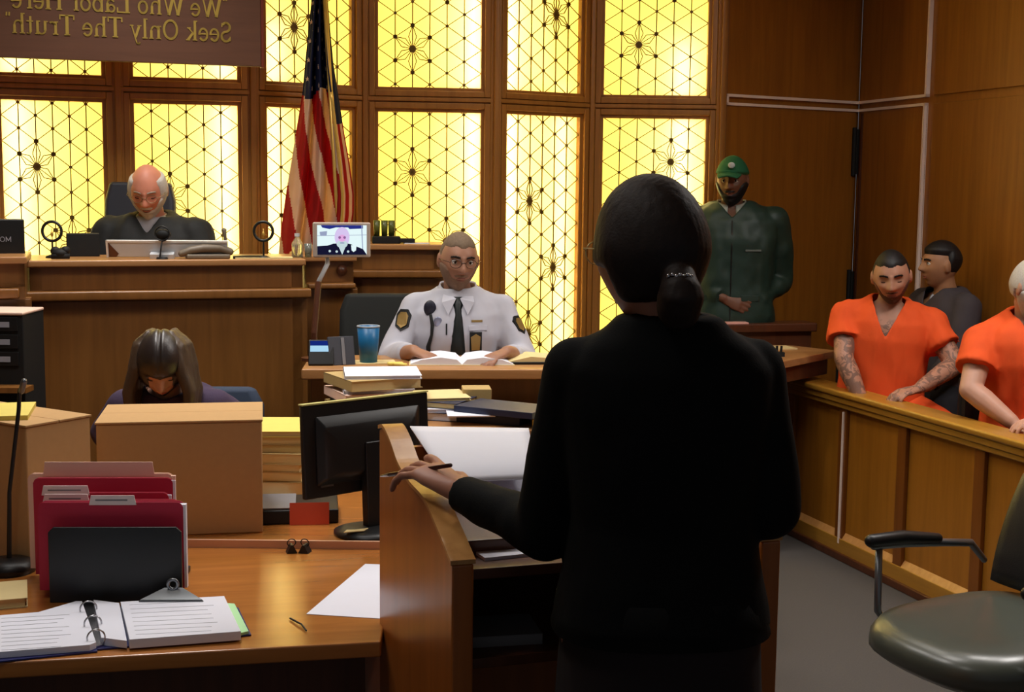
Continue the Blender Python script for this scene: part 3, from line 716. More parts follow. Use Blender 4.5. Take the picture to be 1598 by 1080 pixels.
# ---------------------------------------------------------------- black chairs behind people
def hi_chair(name, c, rz, lab, zs, top, w=.46, m=None, grp=None):
    """swivel chair facing local -y; c on its floor level"""
    m = m or M_LEATH
    M = frame(c, rz)
    t = thing(name, lab, 'chair', c, rz, grp)
    h_ = top-c[2]; s_ = zs-c[2]
    MB(M).box(-w/2, w/2, -.24, .22, s_-.09, s_-.02).build('seat', m, t, bevel=.03, seg=4)
    bkm = MB(M); rings = []
    for k in range(9):
        u = k/8; z = s_+.02+(h_-s_-.02)*u; ww = w/2*(1-.06*u-(.12 if k == 8 else 0)); y = .24+.06*u+.03*u*u
        rings.append([(-ww, y-.0, z), (-ww*.9, y-.035, z), (0, y-.025, z), (ww*.9, y-.035, z), (ww, y, z), (ww*.9, y+.04, z), (0, y+.05, z), (-ww*.9, y+.04, z)])
    bkm.loft(rings).build('backrest', m, t, bevel=.015, seg=3)
    for sg in (-1, 1):
        MB(M).tube([(sg*(w/2+.02), .16, s_-.04), (sg*(w/2+.03), .16, s_+.16), (sg*(w/2+.03), -.12, s_+.18)], .016, 10, rnd=True).build('armrest', M_BLACK, t, smooth=True)
    MB(M).tube([(0, 0, .08), (0, 0, s_-.08)], .028, 12).build('column', M_BLACK, t)
    b_ = MB(M)
    for k in range(5):
        a_ = k*2*PI/5+.3; b_.tube([(0, 0, .09), (.26*math.cos(a_), .26*math.sin(a_), .05)], [.022, .014], 8)
        b_.ell((.26*math.cos(a_), .26*math.sin(a_), .026), (.024, .024, .026), 10, 8)
    b_.build('star_base', M_BLACK, t)
    return t
M_LEATH = mat('black_leather', (30, 31, 32), .42, spec=.5, bump=.3, bscale=300)
M_BLUEL = mat('blue_grey_fabric', (44, 56, 76), .8)
c = at(214, 300, 6.34); z_ = at(185, 284, 6.5).z
hi_chair('judge_chair', (c.x+.01, c.y-.24, .55), .05, 'high-backed dark leather chair behind the judge', 1.0, z_, .36, mat('slate_leather', (52, 54, 62), .4))
c = at(610, 460, 5.75); z_ = at(590, 462, 5.75).z
hi_chair('desk_chair', (c.x+.0, c.y-.2, .25), .12, 'dark upholstered chair behind the uniformed officer', .66, z_, .42, mat('dark_fabric', (24, 26, 24), .8))

# ---------------------------------------------------------------- clerk's counter and front table
ZT = .76
T0, T1 = atz(0, 1034, ZT), atz(595, 1001, ZT)
AT = math.atan2(T1.y-T0.y, T1.x-T0.x)
BY = 3.5   # where the front table ends and the rear desk begins
ft = thing('front_table', 'glossy wooden table in the foreground carrying the binder and boxes', 'table', (T0.x, T0.y, 0), AT)
ex = Vector((math.cos(AT), math.sin(AT), 0))
def yl(x): return T0.y+(x-T0.x)*math.tan(AT)
xa, xb = -2.1, -.30
MB().prism([(xa, yl(xa)), (-.272, yl(-.272)), (-.30, BY), (xa, BY)], ZT-.035, ZT).build('tabletop', W_DESK, ft, bevel=.004)
MB().prism([(xa, yl(xa)+.14), (xb-.02, yl(xb)+.14), (xb-.02, yl(xb)+.17), (xa, yl(xa)+.17)], .0, ZT-.035).build('front_panel', W_DARK, ft)
for x in (xa+.03, xb-.06):
    MB().box(x, x+.04, yl(x)+.18, BY-.03, 0, ZT-.035).build('side_panel', W_DARK, ft)
ZR = .775
rd = thing('rear_desk', 'lower wooden clerk desk behind the carton with a pale front edge', 'desk', (-.7, BY, 0))
MB().box(-2.3, -.1, BY, 4.34, ZR-.04, ZR).build('desktop', W_DESK, rd, bevel=.003)
MB().box(-2.3, -.1, BY-.006, BY+.004, ZR-.02, ZR+.006).build('edge_trim', mat('pink_edge', (206, 160, 130), .4), rd)
MB().box(-2.2, -.15, 4.1, 4.13, 0, ZR-.04).build('modesty_panel', W_DARK, rd)
for x in (-2.28, -.14):
    MB().box(x, x+.03, BY+.03, 4.3, 0, ZR-.04).build('side_panel', W_DARK, rd)
# side counter carrying the piles of files
SC = (-.66, -.1, 4.33, 4.84)
ZS = .93
# cabinet between the rear desk and the raised desk
cb = thing('side_counter', 'dark wooden side counter under the slanting piles of files', 'counter', (-.3, 4.6, 0))
MB().box(-.68, .42, 4.36, 4.82, ZS-.03, ZS).build('countertop', W_EDGE, cb, bevel=.004)
MB().box(-.66, .40, 4.39, 4.8, 0, ZS-.03).build('body', W_DARK, cb)

def sheaf(name, corners_px, z0, th, m, lab, cat='paper', grp=None, tilt=0, edge=None):
    """a flat stack whose top corners sit at the given picture corners at height z0+th"""
    P = [atz(x, y, z0+th) for x, y in corners_px]
    o = MB().hexa([Vector((p.x, p.y, z0)) for p in P], [Vector((p.x, p.y, z0+th)) for p in P]).build(name, m, None, label=lab, cat=cat, group=grp)
    return o
# file piles
def pile(name, c, w, d, z, th, rz, m_cover, m_pages, lab, grp, tilt=0.0):
    M = frame((c[0], c[1], z), rz) @ Matrix.Rotation(tilt, 4, 'Y')
    t = thing(name, lab, 'folder', (c[0], c[1], z), rz, grp)
    MB(M).box(-w/2, w/2, -d/2, d/2, 0, .002).box(-w/2, w/2, -d/2, d/2, th-.002, th).box(-w/2, -w/2+.002, -d/2, d/2, 0, th).build('cover', m_cover, t)
    MB(M).box(-w/2+.003, w/2-.006, -d/2+.004, d/2-.006, .002, th-.002).build('page_block', m_pages, t)
    return z+th
z = ZS
specs = [(-.555, 4.60, .17, .26, .045, .35, M_BUFF, M_CREAM, 'buff file at the bottom of the pile left on the side counter'),
         (-.53, 4.61, .16, .25, .02, .5, M_BLUED, M_PAPER, 'dark blue folder second from bottom of the pile on the side counter'),
         (-.545, 4.60, .18, .26, .03, .42, M_PINK, M_PAPER, 'pinkish file third from bottom in the pile on the side counter'),
         (-.52, 4.61, .18, .25, .014, .2, M_PAPER, M_PAPER, 'white papers fourth from bottom of the pile on the side counter'),
         (-.53, 4.60, .20, .26, .035, .5, M_BUFF, M_CREAM, 'thick dog-eared buff file near the top of the pile on the side counter'),
         (-.50, 4.61, .2, .24, .012, .15, M_PAPER, M_PAPER, 'white sheets topmost of the pile left on the side counter')]
for sp in specs:
    z = pile('file_folder', (sp[0]+.05, sp[1], 0), sp[2]+.06, sp[3], z, sp[4], sp[5], sp[6], sp[7], sp[8], 'files piled on the side counter')
z = ZS
for sp in [(-.27, 4.64, .24, .25, .028, -.2, M_BLUED, M_PAPER, 'wide dark blue folder lying flat right of the tall file pile'),
           (-.29, 4.63, .22, .24, .012, .1, M_PAPER, M_PAPER, 'white sheets lying on the wide dark blue folder'),
           (-.26, 4.65, .24, .22, .02, -.35, M_BLUED, M_CREAM, 'slanting dark blue folder above the white sheets'),
           (-.26, 4.66, .2, .2, .01, .25, M_CREAM, M_CREAM, 'cream sheets topmost above the slanting blue folder')]:
    z = pile('file_folder', (sp[0], sp[1], 0), sp[2], sp[3], z, sp[4], sp[5], sp[6], sp[7], sp[8], 'folders stacked beside the tall file pile')
c = atz(741, 640, ZS)
MB(frame((-.12, 4.68, ZS), 0.1)).box(-.05, .05, -.0, .1, 0, .085).build('card_box', mat('tan_card', (176, 150, 96), .8), None, bevel=.002, label='small tan card box in the middle of the side counter', cat='box')
# blue binders and papers on the near right of the side counter
def flat(name, c, w, d, z, th, rz, m, lab, cat, grp=None):
    return MB(frame((c[0], c[1], z), rz)).box(-w/2, w/2, -d/2, d/2, 0, th).build(name, m, None, bevel=.0015, label=lab, cat=cat, group=grp)
flat('blue_binder', (-.06, 4.56), .26, .2, ZS, .03, -.35, M_BLUED, 'dark blue binder lowest at the middle of the side counter', 'binder', 'dark blue binders on the side counter')
flat('paper_sheet', (-.14, 4.5), .16, .16, ZS+.03, .006, .1, M_PAPER, 'white sheets between the two dark blue binders', 'paper')
flat('blue_binder', (-.02, 4.5), .3, .18, ZS+.036, .022, -.5, M_BLUED, 'thin dark blue binder lying askew over white sheets', 'binder', 'dark blue binders on the side counter')
flat('legal_pad', (.22, 4.47), .3, .16, ZS, .03, 0, M_YELP, 'yellow paper pad near the right end of the side counter', 'notepad')

# stack of yellow-topped files left of the monitor, on the rear desk
z = ZR
for i in range(7):
    th = (.04, .03, .026, .034, .024, .026, .018)[i]
    top = i == 6
    cc = (-.735+random.uniform(-.012, .012), 4.18+random.uniform(-.01, .01))
    lab = ['buff file at the very bottom of the stack left of the black monitor', 'second file from the bottom of the stack left of the monitor', 'third file from the bottom of the stack left of the monitor', 'middle file, fourth from the bottom, in the stack left of the monitor', 'third file from the top of the stack left of the monitor', 'buff file just below the yellow one in the stack left of the monitor', 'yellow file topmost of the stack left of the black monitor'][i]
    z = pile('case_file', cc, .22, .26, z, th, random.uniform(-.05, .05), M_YELP if top else M_BUFF, M_CREAM, lab, 'files stacked left of the black monitor')
cw = MB()
c = Vector((-.80, 4.06, z-.03))
for k in range(6):
    cw.torus((c.x+random.uniform(-.03, .02), c.y-.03, c.z-.04+random.uniform(-.05, .06)), random.uniform(.014, .03), .004, (1, 0, 0), (0, .3, 1), 16, 6, random.uniform(0, 2), random.uniform(4, 6))
cw.build('crumpled_receipts', M_PINK, None, smooth=True, label='curling pinkish slips sticking out of the file stack beside the carton', cat='paper')

# ---------------------------------------------------------------- cartons
def carton(name, M, w, d, h_, lab, mtop=None, handle=False):
    loc = M.translation
    t = thing(name, lab, 'box', loc)
    MB(M).box(0, w, 0, d, 0, h_-.006).build('body', M_CARD, t, bevel=.004)
    MB(M).box(-.003, w/2-.001 if w < d else w+.003, -.003, d+.003 if w < d else d/2-.001, h_-.006, h_).build('top_flap', M_CARD, t, bevel=.0015)
    MB(M).box(w/2+.001 if w < d else -.003, w+.003, -.003 if w < d else d/2+.001, d+.003, h_-.006, h_).build('top_flap', M_CARD, t, bevel=.0015)
    if handle: MB(M).prism([(d/2-.05, h_*.72), (d/2+.05, h_*.72), (d/2+.05, h_*.8), (d/2-.05, h_*.8)], w-.002, w+.0015, 'x').build('hand_hole', W_DARK, t)
    return t
b0 = atz(152, 860, ZR+.0); b1 = atz(408, 857, ZR)
YB = BY+.02
bl = at(153, 800, YB); br = at(408, 800, YB)
hh = at(280, 661, YB).z-ZR
CA = math.radians(10.5); br = along(bl, CA, 410, 800)
carton('cardboard_carton', frame((bl.x, YB, ZR), CA), math.hypot(br.x-bl.x, br.y-bl.y), .3, hh, 'large plain brown carton standing square in the middle of the desks')
q = at(40, 664, 3.28)
carton('corner_carton', frame((q.x, q.y, ZT), math.radians(58)), .2, .4, q.z-ZT, 'brown carton at the left edge turned with one corner forward', handle=True)
MB(frame((q.x-.26, q.y+.12, q.z), .25)).box(-.13, .22, -.1, .12, 0, .012).build('yellow_folder', M_YELP, None, label='flat yellow folder on top of the corner-forward carton', cat='folder')
# gooseneck microphone in front of it
c = atz(15, 892, ZT)
tt = at(33, 603, c.y)
t = thing('tall_gooseneck_microphone', 'tall thin black gooseneck microphone on the left of the front table', 'microphone', (c.x, c.y, ZT))
MB().tube([(c.x, c.y, ZT+.03), (c.x+.006, c.y, ZT+.2), (tt.x-.008, c.y, tt.z-.06), (tt.x-.004, c.y, tt.z-.01), (tt.x+.004, c.y-.004, tt.z)], [.006, .005, .005, .005, .006], 10, rnd=True).build('gooseneck', M_BLACK, t, smooth=True)
MB().tube([(tt.x+.0, c.y, tt.z-.012), (tt.x+.012, c.y-.012, tt.z+.014)], .0075, 12, rnd=True).build('capsule', M_STEEL, t, smooth=True)
MB().lathe([(0, 0), (.062, 0), (.062, .018), (.05, .03), (.012, .036), (0, .036)], (c.x, c.y, ZT)).build('base', M_BLACK, t, smooth=True)
# stack of cream papers at left edge
lpc = atz(-18, 938, ZT)
pile('loose_papers', (lpc.x, lpc.y), .17, .15, ZT, .022, .35, M_CREAM, M_CREAM, 'cream papers at the left edge of the front table', None)

# folder sorter with maroon folders
c = atz(182, 938, ZT); YS = c.y
AS = math.radians(3)
def fold(px0, px1, ytop, dy, m, lab, tab=None, group='folders standing in the desktop sorter', th=.006, zb=.02, tabm=None):
    Y = YS+dy; a = at(px0, ytop, Y); b = at(px1, ytop, Y); w = b.x-a.x; h_ = a.z-ZT
    t = thing('manila_folder' if m is M_PINK else 'maroon_folder', lab, 'folder', ((a.x+b.x)/2, Y, ZT), AS, group)
    M = frame(((a.x+b.x)/2, Y, ZT), AS)
    r = .012; x = w/2
    prof = [(-x, zb), (x, zb), (x, h_-r), (x-.004, h_-.004), (x-r, h_), (-x+r, h_), (-x+.004, h_-.004), (-x, h_-r)]
    MB(M).prism(prof, 0, .0015, 'y').build('front_leaf', m, t)
    MB(M).prism(prof, th, th+.0015, 'y').build('back_leaf', m, t)
    MB(M).box(-x+.004, x+.006, .0018, th-.0003, zb+.004, h_-.006).build('papers', M_PAPER if m is not M_PINK else M_PINK, t)
    if tab:
        tx0, tx1, tz = tab; A = at(tx0, tz, Y); B = at(tx1, tz, Y)
        x0, x1_ = A.x-(a.x+b.x)/2, B.x-(a.x+b.x)/2; zt = A.z-ZT
        MB(M).prism([(x0, h_-.006), (x1_, h_-.006), (x1_-.005, zt), (x0+.005, zt)], -.001, .0015, 'y').build('tab', tabm or mat('tab_label', (222, 208, 206), .7), t)
        if m is not M_PINK:
            MB(M).box(x0+.015, x1_-.02, -.0016, -.001, zt-.012, zt-.009).build('tab_writing', M_GREYP, t)
fold(45, 268, 738, .20, M_PINK, 'pinkish buff folder standing at the back of the desktop sorter', (68, 240, 720), th=.01, tabm=M_PINK)
fold(53, 268, 745, .15, M_MAROON, 'maroon folder standing just before the pinkish buff one')
fold(62, 262, 768, .10, M_MAROON, 'maroon folder with a white tab at its left, third from the front', (66, 140, 757))
fold(66, 278, 779, .065, M_MAROON, 'maroon folder with a lower white tab at its left, second from the front', (68, 140, 770))
fold(60, 284, 783, .02, M_MAROON, 'maroon folder foremost in the sorter with a centred white tab', (139, 212, 773), th=.018)
M = frame((c.x, YS, ZT), AS)
srt = thing('desktop_sorter', 'black desktop file sorter holding upright maroon folders', 'file sorter', (c.x, YS, ZT), AS)
a = at(78, 820, YS); b = at(283, 820, YS); x0, x1_ = a.x-c.x, b.x-c.x; h_ = a.z-ZT
MB(M).prism([(x0, 0), (x1_, 0), (x1_, h_-.012), (x1_-.012, h_), (x0+.012, h_), (x0, h_-.012)], -.012, -.004, 'y').build('front_plate', mat('charcoal_plastic', (30, 33, 34), .35), srt, bevel=.002)
MB(M).box(x0, x1_-.03, -.004, .25, 0, .012).build('tray', M_BLACK, srt)
MB(M).box(x0+.02, x1_-.06, .24, .248, .01, h_*.8).build('rear_plate', M_BLACK, srt, bevel=.002)

# open ring binder
def quadslab(pts, z0, z1): 
    P = [atz(x, y, z1) for x, y in pts]
    return [Vector((p.x, p.y, z0)) for p in P], [Vector((p.x, p.y, z1)) for p in P]
c = atz(150, 985, ZT)
bi = thing('open_ring_binder', 'open navy ring binder with white pages on the front table', 'binder', (c.x, c.y, ZT))
lo, hi = quadslab([(-60, 972), (130, 945), (152, 1016), (-60, 1038)], ZT+.001, ZT+.004); mb = MB(); mb.hexa(lo, hi)
lo, hi = quadslab([(130, 945), (372, 948), (392, 990), (152, 1013)], ZT+.001, ZT+.004); mb.hexa(lo, hi)
mb.build('cover', M_NAVY, bi)
lo, hi = quadslab([(-60, 965), (60, 955), (118, 938), (128, 938), (150, 1002), (140, 1006), (-60, 1022)], ZT+.004, ZT+.018); MB().hexa(lo, hi).build('left_pages', M_PAPER, bi, bevel=.001)
lo, hi = quadslab([(146, 936), (186, 941), (198, 1000), (158, 995)], ZT+.004, ZT+.02); MB().hexa(lo, hi).build('divider_page', M_PAPER, bi)
lo, hi = quadslab([(188, 939), (350, 930), (376, 985), (202, 998)], ZT+.004, ZT+.024); MB().hexa(lo, hi).build('right_pages', M_PAPER, bi, bevel=.001)
lo, hi = quadslab([(350, 941), (366, 942), (388, 985), (374, 988)], ZT+.004, ZT+.010); MB().hexa(lo, hi).build('green_divider', mat('mint_paper', (176, 226, 170), .7), bi)
lo, hi = quadslab([(128, 940), (146, 939), (160, 1006), (146, 1010)], ZT+.004, ZT+.008); MB().hexa(lo, hi).build('ring_plate', M_SILVER, bi)
dr_ = (atz(153, 1008, ZT)-atz(137, 940, ZT)).normalized(); sd = Vector((dr_.y, -dr_.x, 0))
for py, pxx in ((952, 138), (975, 145), (997, 150)):
    p = atz(pxx, py, ZT+.02)
    MB().torus((p.x, p.y, ZT+.022), .018, .0018, sd, (0, 0, 1), 24, 6).build('ring', M_SILVER, bi, smooth=True)
lines = MB()
for r in range(9):
    y0 = 968+r*6.2
    for (xa_, xb_, yo) in ((2, 112, 0),):
        A = atz(xa_, y0-3, ZT+.0184); B = atz(xb_-random.random()*30, y0-9, ZT+.0184); lines.bar(A, B, .0012, .0002, (0, 0, 1))
lines.build('printed_text', M_INK, bi); lines = MB()
for r in range(8):
    y0 = 940+r*6.6
    A = atz(202+r*1.4, y0+4, ZT+.0243); B = atz(340+r*2.6-random.random()*30, y0-2, ZT+.0243); lines.bar(A, B, .0012, .0002, (0, 0, 1))
lines.build('printed_text', M_INK, bi)
# big grey binder clip at the back edge
p = atz(268, 938, ZT+.024)
M = frame((p.x, p.y, ZT+.024), .05)
cl = thing('bulldog_clip', 'large grey spring clip lying at the back edge of the open binder', 'clip', (p.x, p.y, ZT+.024))
MB(M).hexa([(-.075, -.008, .0), (.075, -.008, .0), (.05, .03, .0), (-.05, .03, 0)], [(-.07, -.006, .006), (.07, -.006, .006), (.02, .02, .026), (-.02, .02, .026)]).build('jaw', M_STEEL, cl, bevel=.002)
MB(M).torus((0, .016, .034), .011, .004, (1, 0, 0), (0, 0, 1), 20, 8).build('eye', M_STEEL, cl, smooth=True)
# loose sheet, pen, binder clips
sheaf('loose_sheet', [(478, 958), (700, 972), (690, 884), (570, 880)], ZT+.0005, .001, M_PAPER, 'single white sheet lying beside the lectern on the front table')
P0, P1, P2 = atz(453, 965, ZT+.004), atz(468, 973, ZT+.006), atz(478, 984, ZT+.004)
MB().tube([P0, P1], .0022, 8, rnd=True).tube([P1+Vector((.003, -.002, 0)), P2], .002, 8, rnd=True).build('broken_pen', M_BLACK, None, label='small broken black pen near the front edge of the table', cat='pen')
for i, px in enumerate((455, 476)):
    p = atz(px, 862, ZT)
    M = frame((p.x, p.y, ZT), .3-.5*i)
    t = thing('binder_clip', ['black binder clip, the left of the two beside the carton', 'black binder clip, the right of the two beside the carton'][i], 'clip', p, 0, 'binder clips on the front table')
    MB(M).prism([(-.014, 0), (.014, 0), (.003, .022), (-.003, .022)], -.014, .014, 'y').build('jaw', M_BLACK, t)
    MB(M).torus((0, -.0, .026), .011, .0014, (1, 0, 0), (0, -.3, 1), 18, 6).build('wire_handle', M_BLACKM, t, smooth=True)

# ---------------------------------------------------------------- black monitor seen from behind
tl, tr_ = at(478, 637, 3.52), None
an = math.radians(41)
tr_ = along(tl, an, 672, 613); bl_ = along(tl, an, 456, 785)
Lm = math.hypot(tr_.x-tl.x, tr_.y-tl.y)
mon = thing('black_monitor', 'black computer monitor seen from behind beside the lectern', 'monitor', (tl.x+.15, tl.y+.15, ZR), an)
M = frame((tl.x, tl.y, bl_.z), an) @ Matrix.Rotation(math.radians(-3), 4, 'X')
H = tl.z-bl_.z+.004
MB(M).box(-.005, Lm, 0, .018, 0, H).build('back_shell', M_BLACK, mon, bevel=.005)
rg = [[(x, y, z) for x, z in ((a_, b_), (c_, b_), (c_, d_), (a_, d_))] for y, a_, b_, c_, d_ in ((.0, .03, .03, Lm-.03, H-.03), (-.02, .05, .05, Lm-.06, H-.06), (-.03, .09, .07, Lm-.1, H-.1))]
MB(M).loft(rg).build('rear_bulge', M_BLACK, mon, bevel=.006, seg=3)
MB(M).box(.0, Lm-.005, .018, .02, .01, H-.01).build('display', mat('dark_glass', (18, 20, 24), .15), mon)
MB(M).box(-.005, Lm, -.002, .02, H, H+.004).build('top_edge', mat('pale_edge', (196, 190, 120), .5), mon)
text_mb(M @ Matrix.Translation((0, -.001, 0)), 'OO', .1, .022, .012, .03, th=.002)
MB(M).box(.045, .085, -.0015, 0, .028, .036).build('maker_plate', M_STEEL, mon)
stc = MB(M)
for k in range(6): stc.box(.19+k*.008, .194+k*.008+(.002 if k % 2 else 0), -.0335, -.0298, .075, .105)
stc.build('bar_sticker', M_INK, mon)
MB(M).box(Lm/2-.035, Lm/2+.03, -.035, -.005, ZR-bl_.z+.015, .14).build('stand_neck', M_BLACK, mon, bevel=.004)
q = M @ Vector((Lm/2, -.02, 0))
MB().lathe([(0, 0), (.1, 0), (.1, .008), (.07, .016), (0, .018)], (q.x-.01, q.y-.03, ZR), 32).build('foot', M_BLACK, mon, smooth=True)
# scrap of paper on the foot
p = q
MB(frame((q.x-.045, q.y-.085, ZR+.0185), .4)).prism([(-.035, -.01), (.02, -.012), (.04, .012), (.0, .008), (-.02, .014)], 0, .002).build('paper_scrap', M_CREAM, None, label='torn cream paper scrap on the foot of the black monitor', cat='paper')
# red card in front of a low black tray
c = atz(470, 822, ZR)
t = thing('document_tray', 'low black tray under the left side of the black monitor', 'tray', (c.x, c.y, ZR))
MB(frame((c.x, c.y+.03, ZR), .15)).box(-.11, .1, 0, .2, 0, .04).build('shell', M_BLACK, t, bevel=.004)
MB(frame((c.x, c.y+.03, ZR), .15)).box(-.12, -.02, .01, .19, .041, .045).build('lid_edge', M_GREYP, t)
M = frame((c.x, c.y+.02, ZR), .12) @ Matrix.Rotation(math.radians(-12), 4, 'X')
MB(M).box(-.035, .075, -.004, -.002, .0, .062).build('red_card', mat('red_orange_card', (206, 78, 48), .6), None, label='red-orange card leaning below the black monitor', cat='card')
for i, (px, py, r) in enumerate(((425, 770, .3), (436, 785, -.4))):
    p = atz(px, py, ZR+.003)
    MB(frame((p.x, p.y, ZR+.001+i*.002), r)).box(-.05, .05, -.05, .05, 0, .0015).build('paper_slip', (M_PAPER, M_PINK)[i], None, label=['white slip on the rear desk between carton and monitor', 'pinkish slip in front of the white one beside the carton'][i], cat='paper', group='slips beside the carton')

# ---------------------------------------------------------------- dark letter trays at the left edge
q = at(10, 600, 4.9)
t = thing('letter_tray_rack', 'tall dark drawer rack with pale label slots at the left edge', 'drawer rack', (q.x, q.y, 0))
M = frame((q.x, q.y, 0), 0)
z0 = at(10, 600, 4.9).z; zt = at(10, 487, 4.9).z
MB(M).box(-.22, .068, 0, .22, 0, zt-.01).build('cabinet', M_BLACKM, t, bevel=.004)
MB(M).box(-.22, .07, -.006, .22, zt-.012, zt).build('top', M_PINK, t, bevel=.004)
for k, y in enumerate((506, 533, 560)):
    zz = at(10, y, 4.9).z
    dw = MB(M).box(-.2, .05, -.006, 0, zz-.026, zz+.026).build('drawer', M_BLACK, t, bevel=.002)
    MB(M).box(-.026, .02, -.009, -.006, zz-.011, zz+.009).build('label_slot', M_INK, dw)
MB(M).box(-.2, .1, -.08, -.0, z0-.02, z0).build('shelf', W_BENCH, t)

# ---------------------------------------------------------------- lectern
pN = at(711, 835, 2.30); ML = frame((pN.x, pN.y, 0), ROOM)
DEP = .62; WD = .645
zn = at(711, 835, 2.30).z
le = thing('lectern', 'wooden lectern with two shelves at which the woman in black stands', 'lectern', (pN.x, pN.y, 0), ROOM)
zf = along(pN, ROOM+PI/2, 600, 667).z
def crom(P_, n=6):
    out = []
    for i in range(len(P_)-1):
        a, b, c_, d_ = P_[max(i-1, 0)], P_[i], P_[i+1], P_[min(i+2, len(P_)-1)]
        for k in range(n):
            t_ = k/n; out.append(tuple(.5*((2*b[j])+(-a[j]+c_[j])*t_+(2*a[j]-5*b[j]+4*c_[j]-d_[j])*t_*t_+(-a[j]+3*b[j]-3*c_[j]+d_[j])*t_**3) for j in (0, 1)))
    return out+[P_[-1]]
curve = crom([(DEP, zf-.008), (DEP-.05, zf), (DEP-.12, zf-.018), (DEP-.20, zf-.052), (DEP-.30, zf-.068), (DEP-.42, zf-.075), (.1, zn-.018), (.0, zn-.055)])
prof = [(0, 0), (DEP, 0)]+curve
for i, xx in enumerate((0, WD-.04)):
    MB(ML).prism(prof, xx-.006, xx+.034, 'x').build('side_panel', W_LECT, le, bevel=.004)
    capm = MB(ML)
    capm.loft([[(xx-.009, b_-.0, z_+.001), (xx+.037, b_, z_+.001), (xx+.037, b_, z_+.009), (xx-.009, b_, z_+.009)] for b_, z_ in curve]).build('top_moulding', W_LECTE, le, smooth=False)
MB(ML).box(.034, WD-.046, DEP-.06, DEP-.04, 0, zf-.04).build('back_panel', W_LECT, le)
tw = math.atan2(.09, .46)
Mdk = ML @ Matrix.Translation((0, .12, zn-.055)) @ Matrix.Rotation(math.radians(9), 4, 'X')
MB(Mdk).box(.034, WD-.046, 0, .43, -.018, 0).build('reading_board', W_DARK, le, bevel=.002)
MB(Mdk).box(.034, WD-.046, -.012, .0, -.02, .015).build('lip', W_DARK, le, bevel=.002)
zs1 = at(800, 882, 2.36).z; zs2 = at(800, 1020, 2.36).z
MB(ML).box(.034, WD-.046, .02, DEP-.06, zs1-.02, zs1).build('shelf', W_DARK, le, bevel=.002)
MB(ML).box(.034, WD-.046, .02, DEP-.06, zs2-.02, zs2).build('shelf', W_DARK, le, bevel=.002)
MB(ML).box(.034, WD-.046, .0, DEP-.06, 0.05, .08).build('bottom_board', W_DARK, le)
# papers on the reading board
def lpt(px, py, lift):
    # point on the reading board plane
    n = (Mdk.to_3x3() @ Vector((0, 0, 1))).normalized(); o_ = Mdk @ Vector((0, 0, lift)); d = ray(px, py)
    return C0+d*((o_-C0).dot(n)/d.dot(n))
nrm = (Mdk.to_3x3() @ Vector((0, 0, 1))).normalized()
t = thing('paper_sheaf', 'sheaf of white papers with a curled top sheet on the lectern', 'papers', Mdk @ Vector((.25, .2, .003)))
bq = [lpt(x, y, .004) for x, y in ((655, 690), (835, 690), (850, 790), (742, 790))]
MB().hexa([p-nrm*.003 for p in bq], [p+nrm*.012 for p in bq]).build('lower_sheets', M_PAPER, t, bevel=.001)
gr = []; nn = 10
for j in range(nn+1):
    v = j/nn; row = []
    for i in range(nn+1):
        u = i/nn
        x = (640+(825-640)*u)*(1-v)+(698+(840-698)*u)*v + 0
        y = (665+3*u)*(1-v)+(752-6*u)*v
        L_ = .02+.032*math.sin(min(1, v*1.0)*PI*.85)*(1) + .008*v
        row.append(lpt(x, y, .0)+nrm*0)
        row[-1] = lpt(x, y, L_)
    gr.append(row)
m_ = MB(); m_.add([p for r_ in gr for p in r_], [(j*(nn+1)+i, j*(nn+1)+i+1, (j+1)*(nn+1)+i+1, (j+1)*(nn+1)+i) for j in range(nn) for i in range(nn)])
o = m_.build('curled_sheet', M_PAPER, t, smooth=True); sd_ = o.modifiers.new('t', 'SOLIDIFY'); sd_.thickness = .003
# things on the shelves
p = ML @ Vector((.12, .1, zs1)); 
MB(frame(p, .4)).box(-.05, .05, -.03, .05, 0, .006).build('notepad', M_PAPER, None, label='small white pad on the upper lectern shelf', cat='notepad')
p = ML @ Vector((.1, .12, zs2))
MB(frame(p, .2)).box(-.05, .09, -.05, .07, 0, .02).build('grey_booklet', mat('dull_grey_paper', (120, 120, 122), .8), None, label='grey booklet on the lower lectern shelf', cat='booklet')

# ---------------------------------------------------------------- jury box barrier
JA = math.radians(-72.7)
pJ = atz(1235, 835, 0); MJ = frame((pJ.x, pJ.y, 0), JA)
jb = thing('jury_rail', 'long panelled wooden barrier with a thick moulded top rail', 'barrier', (pJ.x, pJ.y, 0), JA)
def sJ(px, py=800):
    p = along(pJ, JA, px, py); s = math.hypot(p.x-pJ.x, p.y-pJ.y)
    return s if (p-pJ).dot(Vector((math.cos(JA), math.sin(JA), 0))) > 0 else -s
S0, S1 = -.16, 3.4; ZJ = .80
# local y>0 is the seated side; front face on y=0 towards -y
sg_ = 1
MB(MJ).box(S0, S1, -.035, .11, ZJ-.03, ZJ).build('top_rail', W_RAILH, jb, bevel=.01, seg=3)
MB(MJ).box(S0, S1, -.022, .09, ZJ-.06, ZJ-.03).box(S0, S1, -.012, .08, ZJ-.085, ZJ-.06).build('rail_moulding', W_RAILH, jb, bevel=.006)
MB(MJ).box(S0, S1, .02, .07, 0.02, ZJ-.085).build('backing', W_RAIL, jb)
st_px = [1309, 1402, 1524]
stl = [sJ(x) for x in st_px]; step = stl[1]-stl[0]
cs = sorted([stl[0]-step*2.02, stl[0]-step*1.01]+stl+[stl[2]+(stl[2]-stl[1])*1.0*k for k in (1, 2, 3, 4)])
cs = [c for c in cs if S0 < c < S1]
W_STILE = wood('jury_stile_wood', (104, 56, 16), (134, 78, 24), rough=.35)
